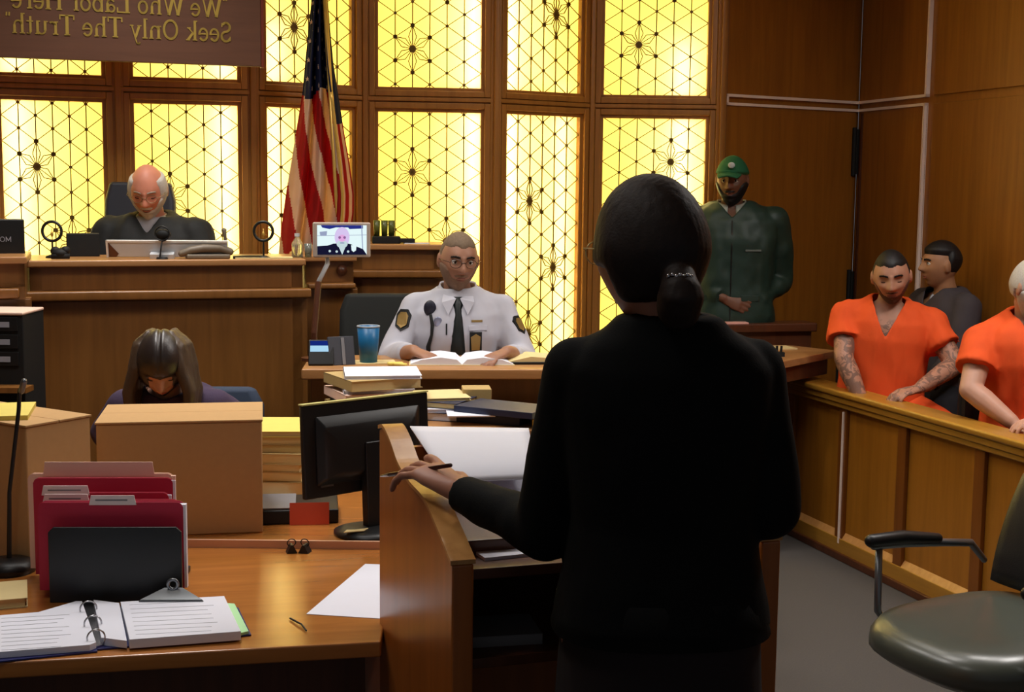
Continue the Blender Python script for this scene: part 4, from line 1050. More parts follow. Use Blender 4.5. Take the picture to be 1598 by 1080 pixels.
for c_ in cs:
    MB(MJ).box(c_-.032, c_+.032, 0, .02, .07, ZJ-.085).build('stile', W_STILE, jb, bevel=.003)
MB(MJ).box(S0, S1, -.004, .02, .02, .10).build('bottom_rail', W_RAILH, jb, bevel=.004)
MB(MJ).box(S0, S1, -.018, .02, 0, .035).build('skirting', W_DARK, jb, bevel=.004)
ed = [S0]+cs+[S1]
for a_, b_ in zip(ed[:-1], ed[1:]):
    if b_-a_ < .15: continue
    MB(MJ).prism([(.0, .10), (.02, .10), (.02, .128)], a_+.034, b_-.034, 'x').build('sill_moulding', W_LECTE, jb)  # lighter wood here paints the overhead light caught by the sloped sill
w0 = stl[0]
MB(MJ).box(w0+.006, w0+.018, -.006, .0, .075, ZJ-.1).build('white_strip', M_TRIM, jb)
# ledge desk behind, under the standing officer
pK = at(1100, 506, 6.9); AK = math.radians(14)
MK = frame((pK.x, pK.y, 0), AK)
kb = thing('rear_partition', 'dark low wooden partition before the man in the green jacket', 'partition', (pK.x, pK.y, 0), AK)
MB(MK).box(-.3, .62, -.03, .12, pK.z-.045, pK.z).build('cap', W_DARK, kb, bevel=.006)
MB(MK).box(-.28, .60, 0, .05, 0, pK.z-.045).build('panel', W_DARK, kb)
c = at(1160, 508, 6.95)
MB(frame((c.x-.04, c.y, pK.z+.0), .2)).box(-.06, .06, -.03, .03, 0, .008).build('pink_paper', mat('pink_sheet', (226, 170, 160), .7), None, label='pinkish sheet on the rear partition beside the woman shoulder', cat='paper')
# small table
ZK = .93
tb_ = thing('jury_side_table', 'small light-topped table between partition and jury rail', 'table', atz(1250, 560, ZK)*1)
P = [atz(1180, 538, ZK), atz(1236, 539, ZK), atz(1306, 547, ZK), atz(1212, 566, ZK), atz(1180, 566, ZK)]
MB().hexa([Vector((p.x, p.y, ZK-.035)) for p in P], [Vector((p.x, p.y, ZK)) for p in P]).build('tabletop', W_EDGE, tb_, bevel=.003)
P2_ = [P[0].lerp(P[3], .12), P[1].lerp(P[3], .1), P[2].lerp(P[4], .12), P[3].lerp(P[1], .1), P[4].lerp(P[1], .1)]
MB().hexa([Vector((p.x, p.y, ZK-.11)) for p in P2_], [Vector((p.x, p.y, ZK-.035)) for p in P2_]).build('apron', W_DARK, tb_)
MB().box(P2_[4].x-.02, P2_[4].x+.12, P2_[4].y+.05, P2_[0].y-.1, 0, ZK-.11).build('pedestal', W_DARK, tb_)
c = atz(1222, 545, ZK)
MB(frame((c.x-.04, c.y+.03, ZK), .3)).box(-.07, .1, -.06, .06, 0, .006).build('cream_papers', M_CREAM, None, label='cream papers on the small light-topped table', cat='paper')
c = atz(1212, 556, ZK)
ho = MB(frame((c.x, c.y, ZK), 0)).box(-.01, .035, -.02, .02, 0, .02).tube([(0, 0, .02), (0, 0, .05)], .006, 8).tube([(.02, 0, .02), (.022, 0, .05)], .006, 8)
ho.build('pen_holder', M_BLACKM, None, label='small black pen holder at the front of the light-topped table', cat='pen holder')

# ---------------------------------------------------------------- armchair in the right foreground
cx, cy = 1.36, 3.66
MC = frame((cx, cy, 0), math.radians(27.7))     # faces local -x
ch = thing('office_armchair', 'black leather office armchair with metal arms in the right foreground', 'chair', (cx, cy, 0), math.radians(27.7))
rings = []
for z_, k in ((.40, .8), (.425, .93), (.455, 1.0), (.49, .99), (.515, .93), (.53, .8), (.535, .5)):
    rg = []
    for q in range(32):
        a_ = 2*PI*q/32; cc, ss_ = math.cos(a_), math.sin(a_); n_ = 2.8
        rg.append((.325*k*math.copysign(abs(cc)**(2/n_), cc), .285*k*math.copysign(abs(ss_)**(2/n_), ss_), z_+(.012*cc if z_ > .45 else 0)))
    rings.append(rg)
M_SEAT = mat('seat_highlight_leather', (70, 74, 66), .3, spec=.6)  # black leather with the grey-green window highlight put into its colour
MB(MC).loft(rings).build('seat', M_SEAT, ch, smooth=True)
rings = []
for k in range(10):
    u = k/9; z_ = .56+.36*u; ww = .23*(1-.15*u*u) if k < 9 else .15; x_ = .25+.05*u+.05*u*u
    rings.append([(x_+.045*math.cos(2*PI*q/20)-.02*abs(math.sin(2*PI*q/20))**2, ww*math.sin(2*PI*q/20), z_) for q in range(20)])
MB(MC).loft(rings).build('backrest', M_LEATH, ch, smooth=True)
for sg in (-1, 1):
    y = sg*.285
    MB(MC).tube([(.26, y, .60), (.2, y, .66), (.08, y, .675), (-.08, y, .690), (-.19, y, .693)], [.010, .012, .012, .012, .010], 10, rnd=True).tube([(-.17, y, .685), (-.17, y*.98, .5), (-.12, y*.9, .42), (-.0, y*.7, .40)], .011, 10).build('arm_frame', M_STEEL, ch, smooth=True)
    MB(MC).tube([(.06, y, .690), (-.08, y, .708), (-.2, y, .711)], [.016, .022, .02], 12, rnd=True).build('arm_pad', M_BLACK, ch, smooth=True)
MB(MC).tube([(.0, 0, .09), (0, 0, .41)], .028, 14).build('column', M_STEEL, ch, smooth=True)
MB(MC).box(.1, .28, -.03, .03, .4, .43).tube([(.27, 0, .41), (.31, 0, .5), (.29, 0, .62)], .02, 8).build('back_bracket', M_BLACK, ch)
for k in range(5):
    a_ = k*2*PI/5
    lg = MB(MC).tube([(0, 0, .1), (.29*math.cos(a_), .29*math.sin(a_), .065)], [.025, .015], 10, rnd=True).build('leg', M_BLACK, ch, smooth=True)
    MB(MC).torus((.29*math.cos(a_), .29*math.sin(a_), .028), .016, .012, (math.cos(a_), math.sin(a_), 0), (0, 0, 1), 16, 8).build('caster', M_BLACK, lg, smooth=True)
# ---------------------------------------------------------------- people
def sm(a, b, x):
    t = max(0, min(1, (x-a)/(b-a))); return t*t*(3-2*t)
def gs(dx, dz, s): return math.exp(-(dx*dx+dz*dz)/(2*s*s))
def head_pt(d, o=None):
    """surface of a human head for unit direction d; face towards -y"""
    x, y, z = d; o = o or {}
    X = .077*x; Y = .098*y; Z = (.113 if z > 0 else .122)*z
    t = max(0, -z)
    X *= 1-.30*t**1.6*o.get('jaw', 1)
    if z > 0: X *= 1-.04*z
    if y > 0: Y *= 1-.5*t**1.1
    else: Y *= 1-.07*t
    fr = sm(.25, .75, -y/max(.3, math.sqrt(y*y+x*x)))   # how frontal
    if y < 0:
        dd = 0
        dd += .006*(gs(X-.028, Z-.026, .013)+gs(X+.028, Z-.026, .013))
        dd -= .013*(gs(X-.031, Z-.004, .0125)+gs(X+.031, Z-.004, .0125))
        dd += .006*(gs(X-.042, Z+.022, .016)+gs(X+.042, Z+.022, .016))
        nz = sm(.02, -.034, Z) if Z > -.034 else 1-sm(-.034, -.044, Z)
        if Z < .024: dd += (.006+.020*nz)*math.exp(-(X/(.0065+.006*max(0, nz)))**2/1.6)*(1 if Z > -.034 else 1-sm(-.036, -.043, Z))
        dd += .006*(gs(X-.013, Z+.034, .006)+gs(X+.013, Z+.034, .006))
        dd += .008*math.exp(-(X/.024)**2-((Z+.058)/.007)**2)+.007*math.exp(-(X/.02)**2-((Z+.072)/.007)**2)
        dd -= .004*math.exp(-(X/.022)**2-((Z+.065)/.003)**2)
        dd -= .003*math.exp(-(X/.02)**2-((Z+.083)/.006)**2)
        dd += .010*math.exp(-(X/.022)**2-((Z+.104)/.016)**2)
        Y -= dd*fr
    return Vector((X, Y, Z))
def dirs(nu, nv):
    for j in range(1, nv):
        t = PI*j/nv
        for i in range(nu):
            a = 2*PI*i/nu; yield (math.sin(t)*math.sin(a), -math.sin(t)*math.cos(a), math.cos(t))
def head_mb(M, off=None, nu=96, nv=80, o=None, lo=-.008):
    """closed head shell; off(d, p) -> height above the skin"""
    def f(d):
        p = head_pt(d, o)
        if off:
            q = off(d, p); p = p+Vector((p.x, p.y, p.z)).normalized()*(q if q > 0 else lo)
        return p
    vs = [f((0, 0, 1))]+[f(d) for d in dirs(nu, nv)]+[f((0, 0, -1))]
    fs = [(0, 1+k, 1+(k+1) % nu) for k in range(nu)]
    for j in range(nv-2):
        for k in range(nu):
            a = 1+j*nu; kk = (k+1) % nu; fs.append((a+k, a+nu+k, a+nu+kk, a+kk))
    e = len(vs)-1; a = 1+(nv-2)*nu
    fs += [(e, a+(k+1) % nu, a+k) for k in range(nu)]
    return MB(M).add(vs, fs)
def patch(M, name, fn, off, m, par, o=None, nu=260, nv=220, thick=.002):
    """thin shell of the head surface where fn(p) holds (lips, brows)"""
    mb = MB(M); idx = {}; vs = []; fs = []
    grid = [[None]*(nu) for _ in range(nv)]
    D = [d for d in dirs(nu, nv)]
    P = []
    for d in D:
        P.append(head_pt(d, o) if d[1] < -.2 else None)
    ok = [p is not None and fn(p) for p in P]
    for j in range(nv-2):
        for i in range(nu):
            ii = (i+1) % nu
            q = (j*nu+i, (j+1)*nu+i, (j+1)*nu+ii, j*nu+ii)
            if all(ok[k] for k in q):
                f = []
                for k in q:
                    if k not in idx:
                        idx[k] = len(vs); vs.append(P[k]+P[k].normalized()*off)
                    f.append(idx[k])
                fs.append(f)
    if not fs: return None
    mb.add(vs, fs); ob = mb.build(name, m, par, smooth=True)
    so = ob.modifiers.new('t', 'SOLIDIFY'); so.thickness = thick; so.offset = 1
    return ob
def skin_mesh(mb, name, m, par, voxel, it=4, fold=0, fs=(9, 9, 4), seed=0, keep=None, smooth=.5, post=None):
    """union of closed pieces -> one continuous surface"""
    me = bpy.data.meshes.new('tmp'); me.from_pydata([tuple(v) for v in mb.v], [], mb.f); me.update(); fixn(me)
    ob = bpy.data.objects.new('tmp', me); COL.objects.link(ob)
    r = ob.modifiers.new('r', 'REMESH'); r.mode = 'VOXEL'; r.voxel_size = voxel
    s = ob.modifiers.new('s', 'SMOOTH'); s.factor = smooth; s.iterations = it
    dg = bpy.context.evaluated_depsgraph_get(); dg.update()
    out = bpy.data.meshes.new_from_object(ob.evaluated_get(dg))
    bpy.data.objects.remove(ob); bpy.data.meshes.remove(me)
    n = len(out.vertices)
    if fold or post:
        nr = [v.normal.copy() for v in out.vertices]
        for v, q in zip(out.vertices, nr):
            if fold:
                p = Vector((v.co.x*fs[0]+seed, v.co.y*fs[1], v.co.z*fs[2]))
                h_ = noise.noise(p)+.45*noise.noise(p*2.3)
                v.co += q*fold*h_
            if post: v.co = post(v.co, q)
    if keep:
        bm = bmesh.new(); bm.from_mesh(out)
        kill = [f for f in bm.faces if not keep(f.calc_center_median())]
        bmesh.ops.delete(bm, geom=kill, context='FACES')
        for _ in range(6):
            bv = [v for v in bm.verts if v.is_boundary]
            new = {}
            for v in bv:
                nb = [e.other_vert(v) for e in v.link_edges if e.is_boundary]
                if len(nb) == 2: new[v] = v.co*.4+(nb[0].co+nb[1].co)*.3
            for v, c_ in new.items(): v.co = c_
        bm.to_mesh(out); bm.free()
    out.name = name
    inv = wm(par).inverted(); out.transform(inv)
    out.materials.clear(); out.materials.append(m)
    for p in out.polygons: p.material_index = 0
    out.polygons.foreach_set('use_smooth', [True]*len(out.polygons))
    o = bpy.data.objects.new(name, out); COL.objects.link(o); o.parent = par; WM[o.name] = wm(par)
    if keep:
        so = o.modifiers.new('t', 'SOLIDIFY'); so.thickness = .004; so.offset = -1
    return o
def torso(mb, T, off=0, w=1.0, d=1.0, prof=None, n=28):
    prof = prof or [(-.13, .15, .11, 0), (-.08, .170, .125, 0), (0, .172, .125, 0), (.12, .155, .118, 0), (.24, .168, .118, 0), (.34, .180, .118, 0), (.41, .180, .104, .005), (.455, .150, .085, .01), (.485, .10, .068, .012), (.51, .066, .058, .012)]
    rings = []
    for z, hw, hd, yo in prof:
        rg = []
        for q in range(n):
            a_ = 2*PI*q/n; c_, s_ = math.cos(a_), math.sin(a_); e_ = 2/2.5
            rg.append(T @ Vector(((hw*w+off)*math.copysign(abs(c_)**e_, c_), (hd*d+off)*math.copysign(abs(s_)**e_, s_)+yo, z+(off if z > .4 else 0)*.5)))
        rings.append(rg)
    mb.loft(rings)
def frame_of(o, xdir, up):
    x = xdir.normalized(); z = (up-x*up.dot(x)).normalized(); y = z.cross(x)
    m = Matrix.Identity(4)
    for i in range(3): m[i][0] = x[i]; m[i][1] = y[i]; m[i][2] = z[i]; m[i][3] = o[i]
    return m
def hand(mb, W, thumb=1, curl=(.35, .4, .45, .5), spread=.05, s=1.0, thumb_open=.6):
    """hand at frame W: x along the fingers, z out of the back of the hand, thumb towards thumb*y"""
    def P(x, y, z): return W @ Vector((x*s, y*thumb*s, z*s))
    mb.loft([[P(x, yy+cy*hw*c_, zz+hd*s_) for c_, s_ in [(math.cos(2*PI*q/16), math.sin(2*PI*q/16)) for q in range(16)]]
             for x, hw, hd, yy, zz, cy in ((-.01, .024, .019, 0, 0, 1), (.02, .030, .018, 0, 0, 1), (.055, .038, .016, 0, 0, 1), (.085, .039, .014, 0, 0, 1), (.096, .034, .010, 0, -.002, 1))])
    fy = (.029, .010, -.010, -.028); fl_ = ((.043, .026, .021), (.047, .030, .022), (.043, .027, .021), (.034, .021, .019)); fr_ = (.0088, .009, .0086, .0076)
    for k in range(4):
        x, y, z = .088-(.006 if k == 3 else 0), fy[k], 0.0
        pts = [(x-.02, y, z), (x, y, z)]; a_ = 0; sp = spread*(1.5-k)
        for j, L_ in enumerate(fl_[k]):
            a_ += curl[k]*(.8 if j == 0 else 1.0)
            x += L_*math.cos(a_)*math.cos(sp); y += L_*math.cos(a_)*math.sin(sp); z -= L_*math.sin(a_)
            pts.append((x, y, z))
        r_ = fr_[k]*s
        mb.tube([P(*p) for p in pts], [r_*1.08, r_*1.1, r_, r_*.95, r_*.85], 10, rnd=True)
    to = thumb_open
    t0 = (.018, .022, -.006); t1 = (.045, .022+.038*to, -.014); t2 = (.072, .024+.056*to, -.02); t3 = (.094, .022+.062*to, -.026)
    mb.tube([P(*t0), P(*t1), P(*t2), P(*t3)], [.0145*s, .0125*s, .010*s, .0085*s], 10, rnd=True)
def skinmat(name, rgb, ink=None):
    m = mat(name, rgb, .5, spec=.35, noise_amt=.12, noise_scale=30, sss=.08)
    if ink:   # tattoos on the arms: inked shapes of noise, kept off the head
        nt = m.node_tree; b = nt.nodes['Principled BSDF']; src = b.inputs['Base Color'].links[0].from_socket
        tc = nt.nodes.new('ShaderNodeTexCoord'); n = nt.nodes.new('ShaderNodeTexVoronoi'); n.inputs['Scale'].default_value = 26; n.feature = 'SMOOTH_F1'
        n2 = nt.nodes.new('ShaderNodeTexNoise'); n2.inputs['Scale'].default_value = 22; n2.inputs['Distortion'].default_value = 2
        sx = nt.nodes.new('ShaderNodeSeparateXYZ'); nt.links.new(tc.outputs['Object'], sx.inputs[0]); nt.links.new(tc.outputs['Object'], n2.inputs[0])
        r = nt.nodes.new('ShaderNodeMapRange'); r.inputs[1].default_value = .47; r.inputs[2].default_value = .53; nt.links.new(n2.outputs['Fac'], r.inputs[0])
        z = nt.nodes.new('ShaderNodeMapRange'); z.inputs[1].default_value = 1.14; z.inputs[2].default_value = 1.11; nt.links.new(sx.outputs[2], z.inputs[0])
        mu = nt.nodes.new('ShaderNodeMath'); mu.operation = 'MULTIPLY'; nt.links.new(r.outputs[0], mu.inputs[0]); nt.links.new(z.outputs[0], mu.inputs[1])
        m2 = nt.nodes.new('ShaderNodeMath'); m2.operation = 'MULTIPLY'; m2.inputs[1].default_value = .6; nt.links.new(mu.outputs[0], m2.inputs[0])
        mx = nt.nodes.new('ShaderNodeMixRGB'); mx.inputs[2].default_value = lin(ink); nt.links.new(m2.outputs[0], mx.inputs[0]); nt.links.new(src, mx.inputs[1]); nt.links.new(mx.outputs[0], b.inputs['Base Color'])
    return m
M_BEARD_G = mat('grey_hair', (186, 180, 172), .85, bump=.5, bscale=420, noise_amt=.2, noise_scale=160)
M_HAIR_D = mat('dark_hair', (34, 24, 20), .5, bump=.3, bscale=300, noise_amt=.3, noise_scale=80)
M_HAIR_BK = mat('black_hair', (22, 19, 20), .55, bump=.3, bscale=300, noise_amt=.3)
M_EYEW = mat('eye_white', (214, 206, 196), .3); M_EYED = mat('eye_iris', (40, 26, 20), .25)
M_WIRE = mat('spectacle_wire', (150, 130, 100), .3, metal=.8)
def eyes(MH, par, closed, o=None, m_lid=None):
    for sx in (-1, 1):
        if closed:
            p = MB(MH); pts = []
            for k in range(7):
                t = -1+2*k/6; X = sx*.031+.0135*t; pts.append((X, -.0862+.004*t*t+abs(X)*.12-.0018, -.001-.003*(1-t*t)))
            p.tube(pts, [.0006, .0014, .0017, .0018, .0017, .0014, .0006], 6).build('eyelashes', M_EYED, par)
        else:
            e_ = MB(MH).ell((sx*.031, -.0765, .003), (.0125, .0118, .0105), 18, 12).build('eye', M_EYEW, par, smooth=True)
            MB(MH).ell((sx*.031, -.0868, .0028), (.0052, .0022, .0056), 14, 8).build('iris', M_EYED, e_, smooth=True)
            mb = MB(MH)
            mb.tube([(sx*.031+.0135*t, -.0868+.006*t*t, .0085-.005*t*t) for t in (-1, -.5, 0, .5, 1)], [.001, .0018, .002, .0018, .001], 6).build('eyelashes', M_EYED, par)
def glasses(MH, par, m=None, r=(.023, .018), full=True):
    m = m or M_WIRE
    g = MB(MH)
    for sx in (-1, 1):
        g.tube([(sx*.032+r[0]*math.cos(2*PI*k/20), -.104+abs(sx*.032+r[0]*math.cos(2*PI*k/20))*.12, .0+r[1]*math.sin(2*PI*k/20)) for k in range(21)], .0012, 6, caps=False)
        g.tube([(sx*(.032+r[0]), -.098, .004), (sx*.078, -.075, .008), (sx*.083, .0, .004), (sx*.083, .012, -.008)], .0013, 6)
    g.tube([(-.009, -.104, .003), (0, -.108, .006), (.009, -.104, .003)], .0013, 6)
    return g.build('glasses', m, par)

def person(name, label, hip, rz, seated=True, lean=0, side=0, scale=1.0, head=None, hrot=(0, 0, 0), hs=1.0,
           arms=None, skin=None, voxel=.0055, tw=1.0, td=1.0, shirt=None, trousers=None, hair=None, legs=None, opt=None, tprof=None, sh=(.172, .425), armr=(.058, .046, .030), handargs=None, group=None, neck_r=.056, floor=0.0):
    """hip: world point between the hip joints; head: world point of the head centre; arms: {-1/+1: (elbow, wrist, finger dir, back-of-hand dir)} in world space"""
    T = Matrix.Rotation(math.radians(lean), 4, 'X') @ Matrix.Rotation(math.radians(side), 4, 'Y')
    if hip is None:
        hip = Vector(head) - (Matrix.Rotation(rz, 4, 'Z') @ (T @ Vector((0, -.03, .635))))*scale
    M = frame(hip, rz) @ Matrix.Scale(scale, 4)
    t = thing(name, label, 'person', (hip[0], hip[1], 0), rz, group)
    Mi = M.inverted()
    hc = Mi @ Vector(head) if head is not None else T @ Vector((0, -.02, .70))
    HR = Matrix.Rotation(math.radians(hrot[1]), 4, 'Z') @ Matrix.Rotation(math.radians(hrot[0]), 4, 'X') @ Matrix.Rotation(math.radians(hrot[2]), 4, 'Y')
    MH = M @ Matrix.Translation(hc) @ HR @ Matrix.Scale(hs, 4)
    MHl = Matrix.Translation(hc) @ HR @ Matrix.Scale(hs, 4)
    b = MB(M); torso(b, T, -.012, tw, td, tprof)
    nb = T @ Vector((0, .015, .47)); nt_ = MHl @ Vector((0, .02, -.055))
    b.tube([nb, nb.lerp(nt_, .4), nb.lerp(nt_, .75), nt_], [neck_r*1.25, neck_r*1.02, neck_r*.96, neck_r*.98], 18)
    h0 = head_mb(MH, None, 110, 90, opt); base = len(b.v); b.v += h0.v; b.f += [[i+base for i in f] for f in h0.f]; b.m += h0.m
    for sx in (-1, 1):
        b2 = MB(MH); b2.ell((sx*.079, .006, -.004), (.008, .019, .032), 12, 12, Matrix.Rotation(sx*.35, 3, 'Z')); base = len(b.v); b.v += b2.v; b.f += [[i+base for i in f] for f in b2.f]; b.m += b2.m
    J = {}
    for sx in (-1, 1):
        S = T @ Vector((sx*sh[0]*tw, 0, sh[1]))
        if arms and sx in arms:
            E_, W_, fd, up = arms[sx]; E_ = Mi @ Vector(E_); W_ = Mi @ Vector(W_)
            R3 = Mi.to_3x3(); fd = (R3 @ Vector(fd)).normalized(); up = (R3 @ Vector(up)).normalized()
        else:
            E_ = T @ Vector((sx*.23, -.02, .14)); W_ = T @ Vector((sx*.17, -.24, .10)); fd = Vector((-sx*.3, -1, -.1)); up = Vector((0, 0, 1))
        J[sx] = (S, E_, W_, fd, up)
        a0, a1, a2 = armr
        b.tube([T @ Vector((0, .012, .455)), S], [.055, a0*.9], 14, rnd=True); b.tube([S, S.lerp(E_, .5), E_], [a0, a0*.92, a1], 14, rnd=True)
        b.tube([E_, E_.lerp(W_, .3), W_.lerp(E_, .1), W_], [a1, a1*1.02, a2*1.05, a2*.85], 14, rnd=True)
        ha = dict(thumb=-sx if True else sx); ha.update((handargs or {}).get(sx, {}))
        hand(b, frame_of(W_, fd, up), **ha)
    LJ = {}
    for sx in (-1, 1):
        Hj = Vector((sx*.09, 0, 0))
        if legs: K, A, ft_ = [Mi @ Vector(v) for v in legs[sx]]
        elif seated: K = Vector((sx*.12, -.43, .02)); A = Vector((sx*.12, -.40, (floor+.09-hip[2])/scale)); ft_ = A+Vector((0, -.17, -.05))
        else: K = Vector((sx*.095, -.01, -.43)); A = Vector((sx*.10, .02, (floor+.09-hip[2])/scale)); ft_ = A+Vector((sx*.03, -.17, -.055))
        LJ[sx] = (Hj, K, A, ft_)
        b.tube([Hj, K], [.078, .052], 14, rnd=True); b.tube([K, K.lerp(A, .3), A], [.05, .052, .034], 14, rnd=True); b.tube([A, ft_], [.035, .03], 12, rnd=True)
    body = skin_mesh(b, 'body', skin, t, voxel, it=3, smooth=.4)
    return dict(t=t, M=M, Mi=Mi, T=T, MH=MH, MHl=MHl, J=J, LJ=LJ, hc=hc, nb=nb, nt=nt_, scale=scale, tw=tw, td=td, tprof=tprof, opt=opt)
def trousers(P, m, r=(.095, .072, .055), shoe=None, z=-.02):
    b = MB(P['M'])
    torso(b, Matrix.Identity(4), .008, P['tw'], P['td'], [(-.12, .13, .1, 0), (-.06, .165, .125, 0), (0, .172, .128, 0), (.1, .16, .12, 0)])
    for sx, (Hj, K, A, F_) in P['LJ'].items():
        b.tube([Hj, K], [r[0], r[1]], 16, rnd=True); b.tube([K, A], [r[1], r[2]], 16, rnd=True)
    skin_mesh(b, 'trousers', m, P['t'], .009, it=4, fold=.006, fs=(8, 8, 5))
    for sx, (Hj, K, A, F_) in P['LJ'].items():
        s_ = MB(P['M']); s_.tube([A+Vector((0, .03, -.035)), A.lerp(F_, .5)+Vector((0, 0, -.012)), F_+Vector((0, -.04, .0))], [.04, .044, .036], 14, rnd=True)
        s_.build('shoe', shoe or M_BLACK, P['t'], smooth=True)
def garment(P, name, m, off=.014, sleeve=(1.28, 1.3, 1.35), upto=1.0, elbow_only=None, voxel=.007, fold=.006, fs=(10, 10, 5), prof=None, keep=None, neck=True, it=14, extra=None, seed=0, armr=(.058, .046, .030)):
    b = MB(P['M']); T = P['T']
    torso(b, T, off, P['tw'], P['td'], prof or P['tprof'])
    for sx, (S, E_, W_, fd, up) in P['J'].items():
        a0, a1, a2 = armr; k0, k1, k2 = sleeve
        b.tube([T @ Vector((0, .012, .455)), S.lerp(E_, .03)], [.052+off, a0*k0*.98], 16, rnd=True)
        if elbow_only is not None:
            Q = S.lerp(E_, elbow_only)
            b.tube([S, S.lerp(Q, .5), Q], [a0*k0, a0*k0*1.02, a0*k1], 16)
        else:
            b.tube([S, S.lerp(E_, .5), E_], [a0*k0, a0*k0*.95, a1*k1], 16, rnd=True)
            We = E_.lerp(W_, upto)
            b.ell(E_, (a1*k1, a1*k1, a1*k1))
            b.tube([E_, E_.lerp(We, .5), We], [a1*k1, (a1*k1+a2*k2)/2, a2*k2], 16)
    if extra: extra(b, P)
    return skin_mesh(b, name, m, P['t'], voxel, it=it, fold=fold, fs=fs, keep=keep, seed=seed)
from mathutils.bvhtree import BVHTree
def surf(ob, MT):
    """depth of the cloth's front surface in torso coordinates"""
    W_ = wm(ob); bv = BVHTree.FromPolygons([W_ @ v.co for v in ob.data.vertices], [tuple(p.vertices) for p in ob.data.polygons])
    Mi = MT.inverted(); dr = (MT.to_3x3() @ Vector((0, 1, 0))).normalized()
    def f(x, z, dflt=-.14):
        h_ = bv.ray_cast(MT @ Vector((x, -.6, z)), dr, 1.5)
        return (Mi @ h_[0]).y if h_[0] is not None else dflt
    return f
def decal(MT, F, name, pts, m, par, lift=.003, th=.004, bevel=0):
    """thin emblem that lies on the cloth"""
    n_ = len(pts); return MB(MT).hexa([Vector((x, F(x, z)-lift+th, z)) for x, z in pts], [Vector((x, F(x, z)-lift, z)) for x, z in pts]).build(name, m, par, bevel=bevel)
def neckhole(P, r=.085, z=.485, V=None):
    """keep-test in world space that opens the neckline, V = (depth, half width)"""
    inv = (P['M'] @ P['T']).inverted()
    def k(c_):
        q = inv @ c_
        if q.z > z and q.x**2+(q.y-.012)**2 < r*r: return False
        if V and q.y < .02 and q.z > z-V[0] and abs(q.x) < V[1]*(q.z-(z-V[0]))/V[0]+.002: return False
        return True
    return k
def collar(P, m, r=.066, h_=.04, z=.49, open_=.5, name='collar'):
    b = MB(P['M'] @ P['T']); n = 30; a0 = -PI/2+open_*.5; a1 = 1.5*PI-open_*.5
    ring = []
    for k in range(n+1):
        a_ = a0+(a1-a0)*k/n; c_, s_ = math.cos(a_), math.sin(a_)
        dn = .03*max(0, -s_)
        ring.append([(r*c_, r*.95*s_+.012, z+h_*.8-dn*1.2), ((r+.006)*c_, (r+.006)*.95*s_+.012, z+h_-dn), ((r+.02)*c_, (r+.026)*s_+.008, z+.004-dn*1.6), ((r+.012)*c_, (r+.016)*s_+.01, z-dn)])
    b.loft(ring); return b.build(name, m, P['t'], smooth=True)
def hair_shell(P, name, m, off, lo=-.008, nu=110, nv=90, voxel=None, jit=0):
    h = head_mb(P['MH'], off, nu, nv, P['opt'], lo); return h.build(name, m, P['t'], smooth=True)

S_JUDGE = skinmat('ruddy_skin', (196, 128, 104)); S_OFF = skinmat('tan_skin', (150, 108, 86)); S_PALE = skinmat('pale_skin', (190, 144, 122))
S_DARK = skinmat('brown_skin', (112, 74, 56)); S_INM = skinmat('tattooed_skin', (176, 128, 104), (70, 62, 60)); S_YOUNG = skinmat('olive_skin', (168, 122, 88))
M_LIP = mat('lip', (160, 90, 80), .5); M_LIPD = mat('dark_lip', (120, 70, 60), .5)
M_ROBE = mat('black_robe', (17, 19, 19), .75, bump=.3, bscale=60, sheen=.05)
M_SHIRTW = mat('white_shirt', (178, 178, 188), .8, sheen=.1)
M_ORANGE = mat('orange_cotton', (226, 84, 30), .85, bump=.2, bscale=120)
M_PURPLE = mat('plum_knit', (58, 44, 68), .9, bump=.4, bscale=200)
M_GREENJ = mat('green_nylon', (30, 52, 44), .5)
M_SUIT = mat('black_suit', (12, 13, 13), .85, bump=.2, bscale=300, spec=.15)
M_SKIRT = mat('dark_plum_skirt', (26, 14, 16), .85)
M_TROU = mat('dark_trousers', (24, 24, 30), .8)
def lips(P, m, w=.018):
    patch(P['MH'], 'lips', lambda p: p.y < -.05 and (p.x/w)**2+((p.z+.0655)/.009)**2 < 1, .0012, m, P['t'], P['opt'])
def brows(P, m, z=.022, th=.0045):
    def f(p):
        a_ = abs(p.x); return .012 < a_ < .048 and abs(p.z-(z+.004*math.sin((a_-.012)/.036*PI))) < th
    patch(P['MH'], 'eyebrows', f, .001, m, P['t'], P['opt'], thick=.003)

def beardf(h_=.006, chin=1.0, mou=.005):
    def f(d, p):
        a_ = abs(p.x); zl = -.064+.055*sm(.028, .072, a_)+(.0)
        jaw = sm(zl+.006, zl-.010, p.z)*sm(.03, .0, p.y)
        m_ = math.exp(-(p.x/.021)**4-((p.z+.0655)/.009)**2)
        mo = math.exp(-(p.x/.029)**4-((p.z+.0515)/.0065)**2)*sm(-.3, -.5, d[1])
        return h_*jaw*(1-m_)*(1+.4*sm(-.08, -.11, p.z)*chin)+mou*mo*(1-m_*.6)-.0012
    return f
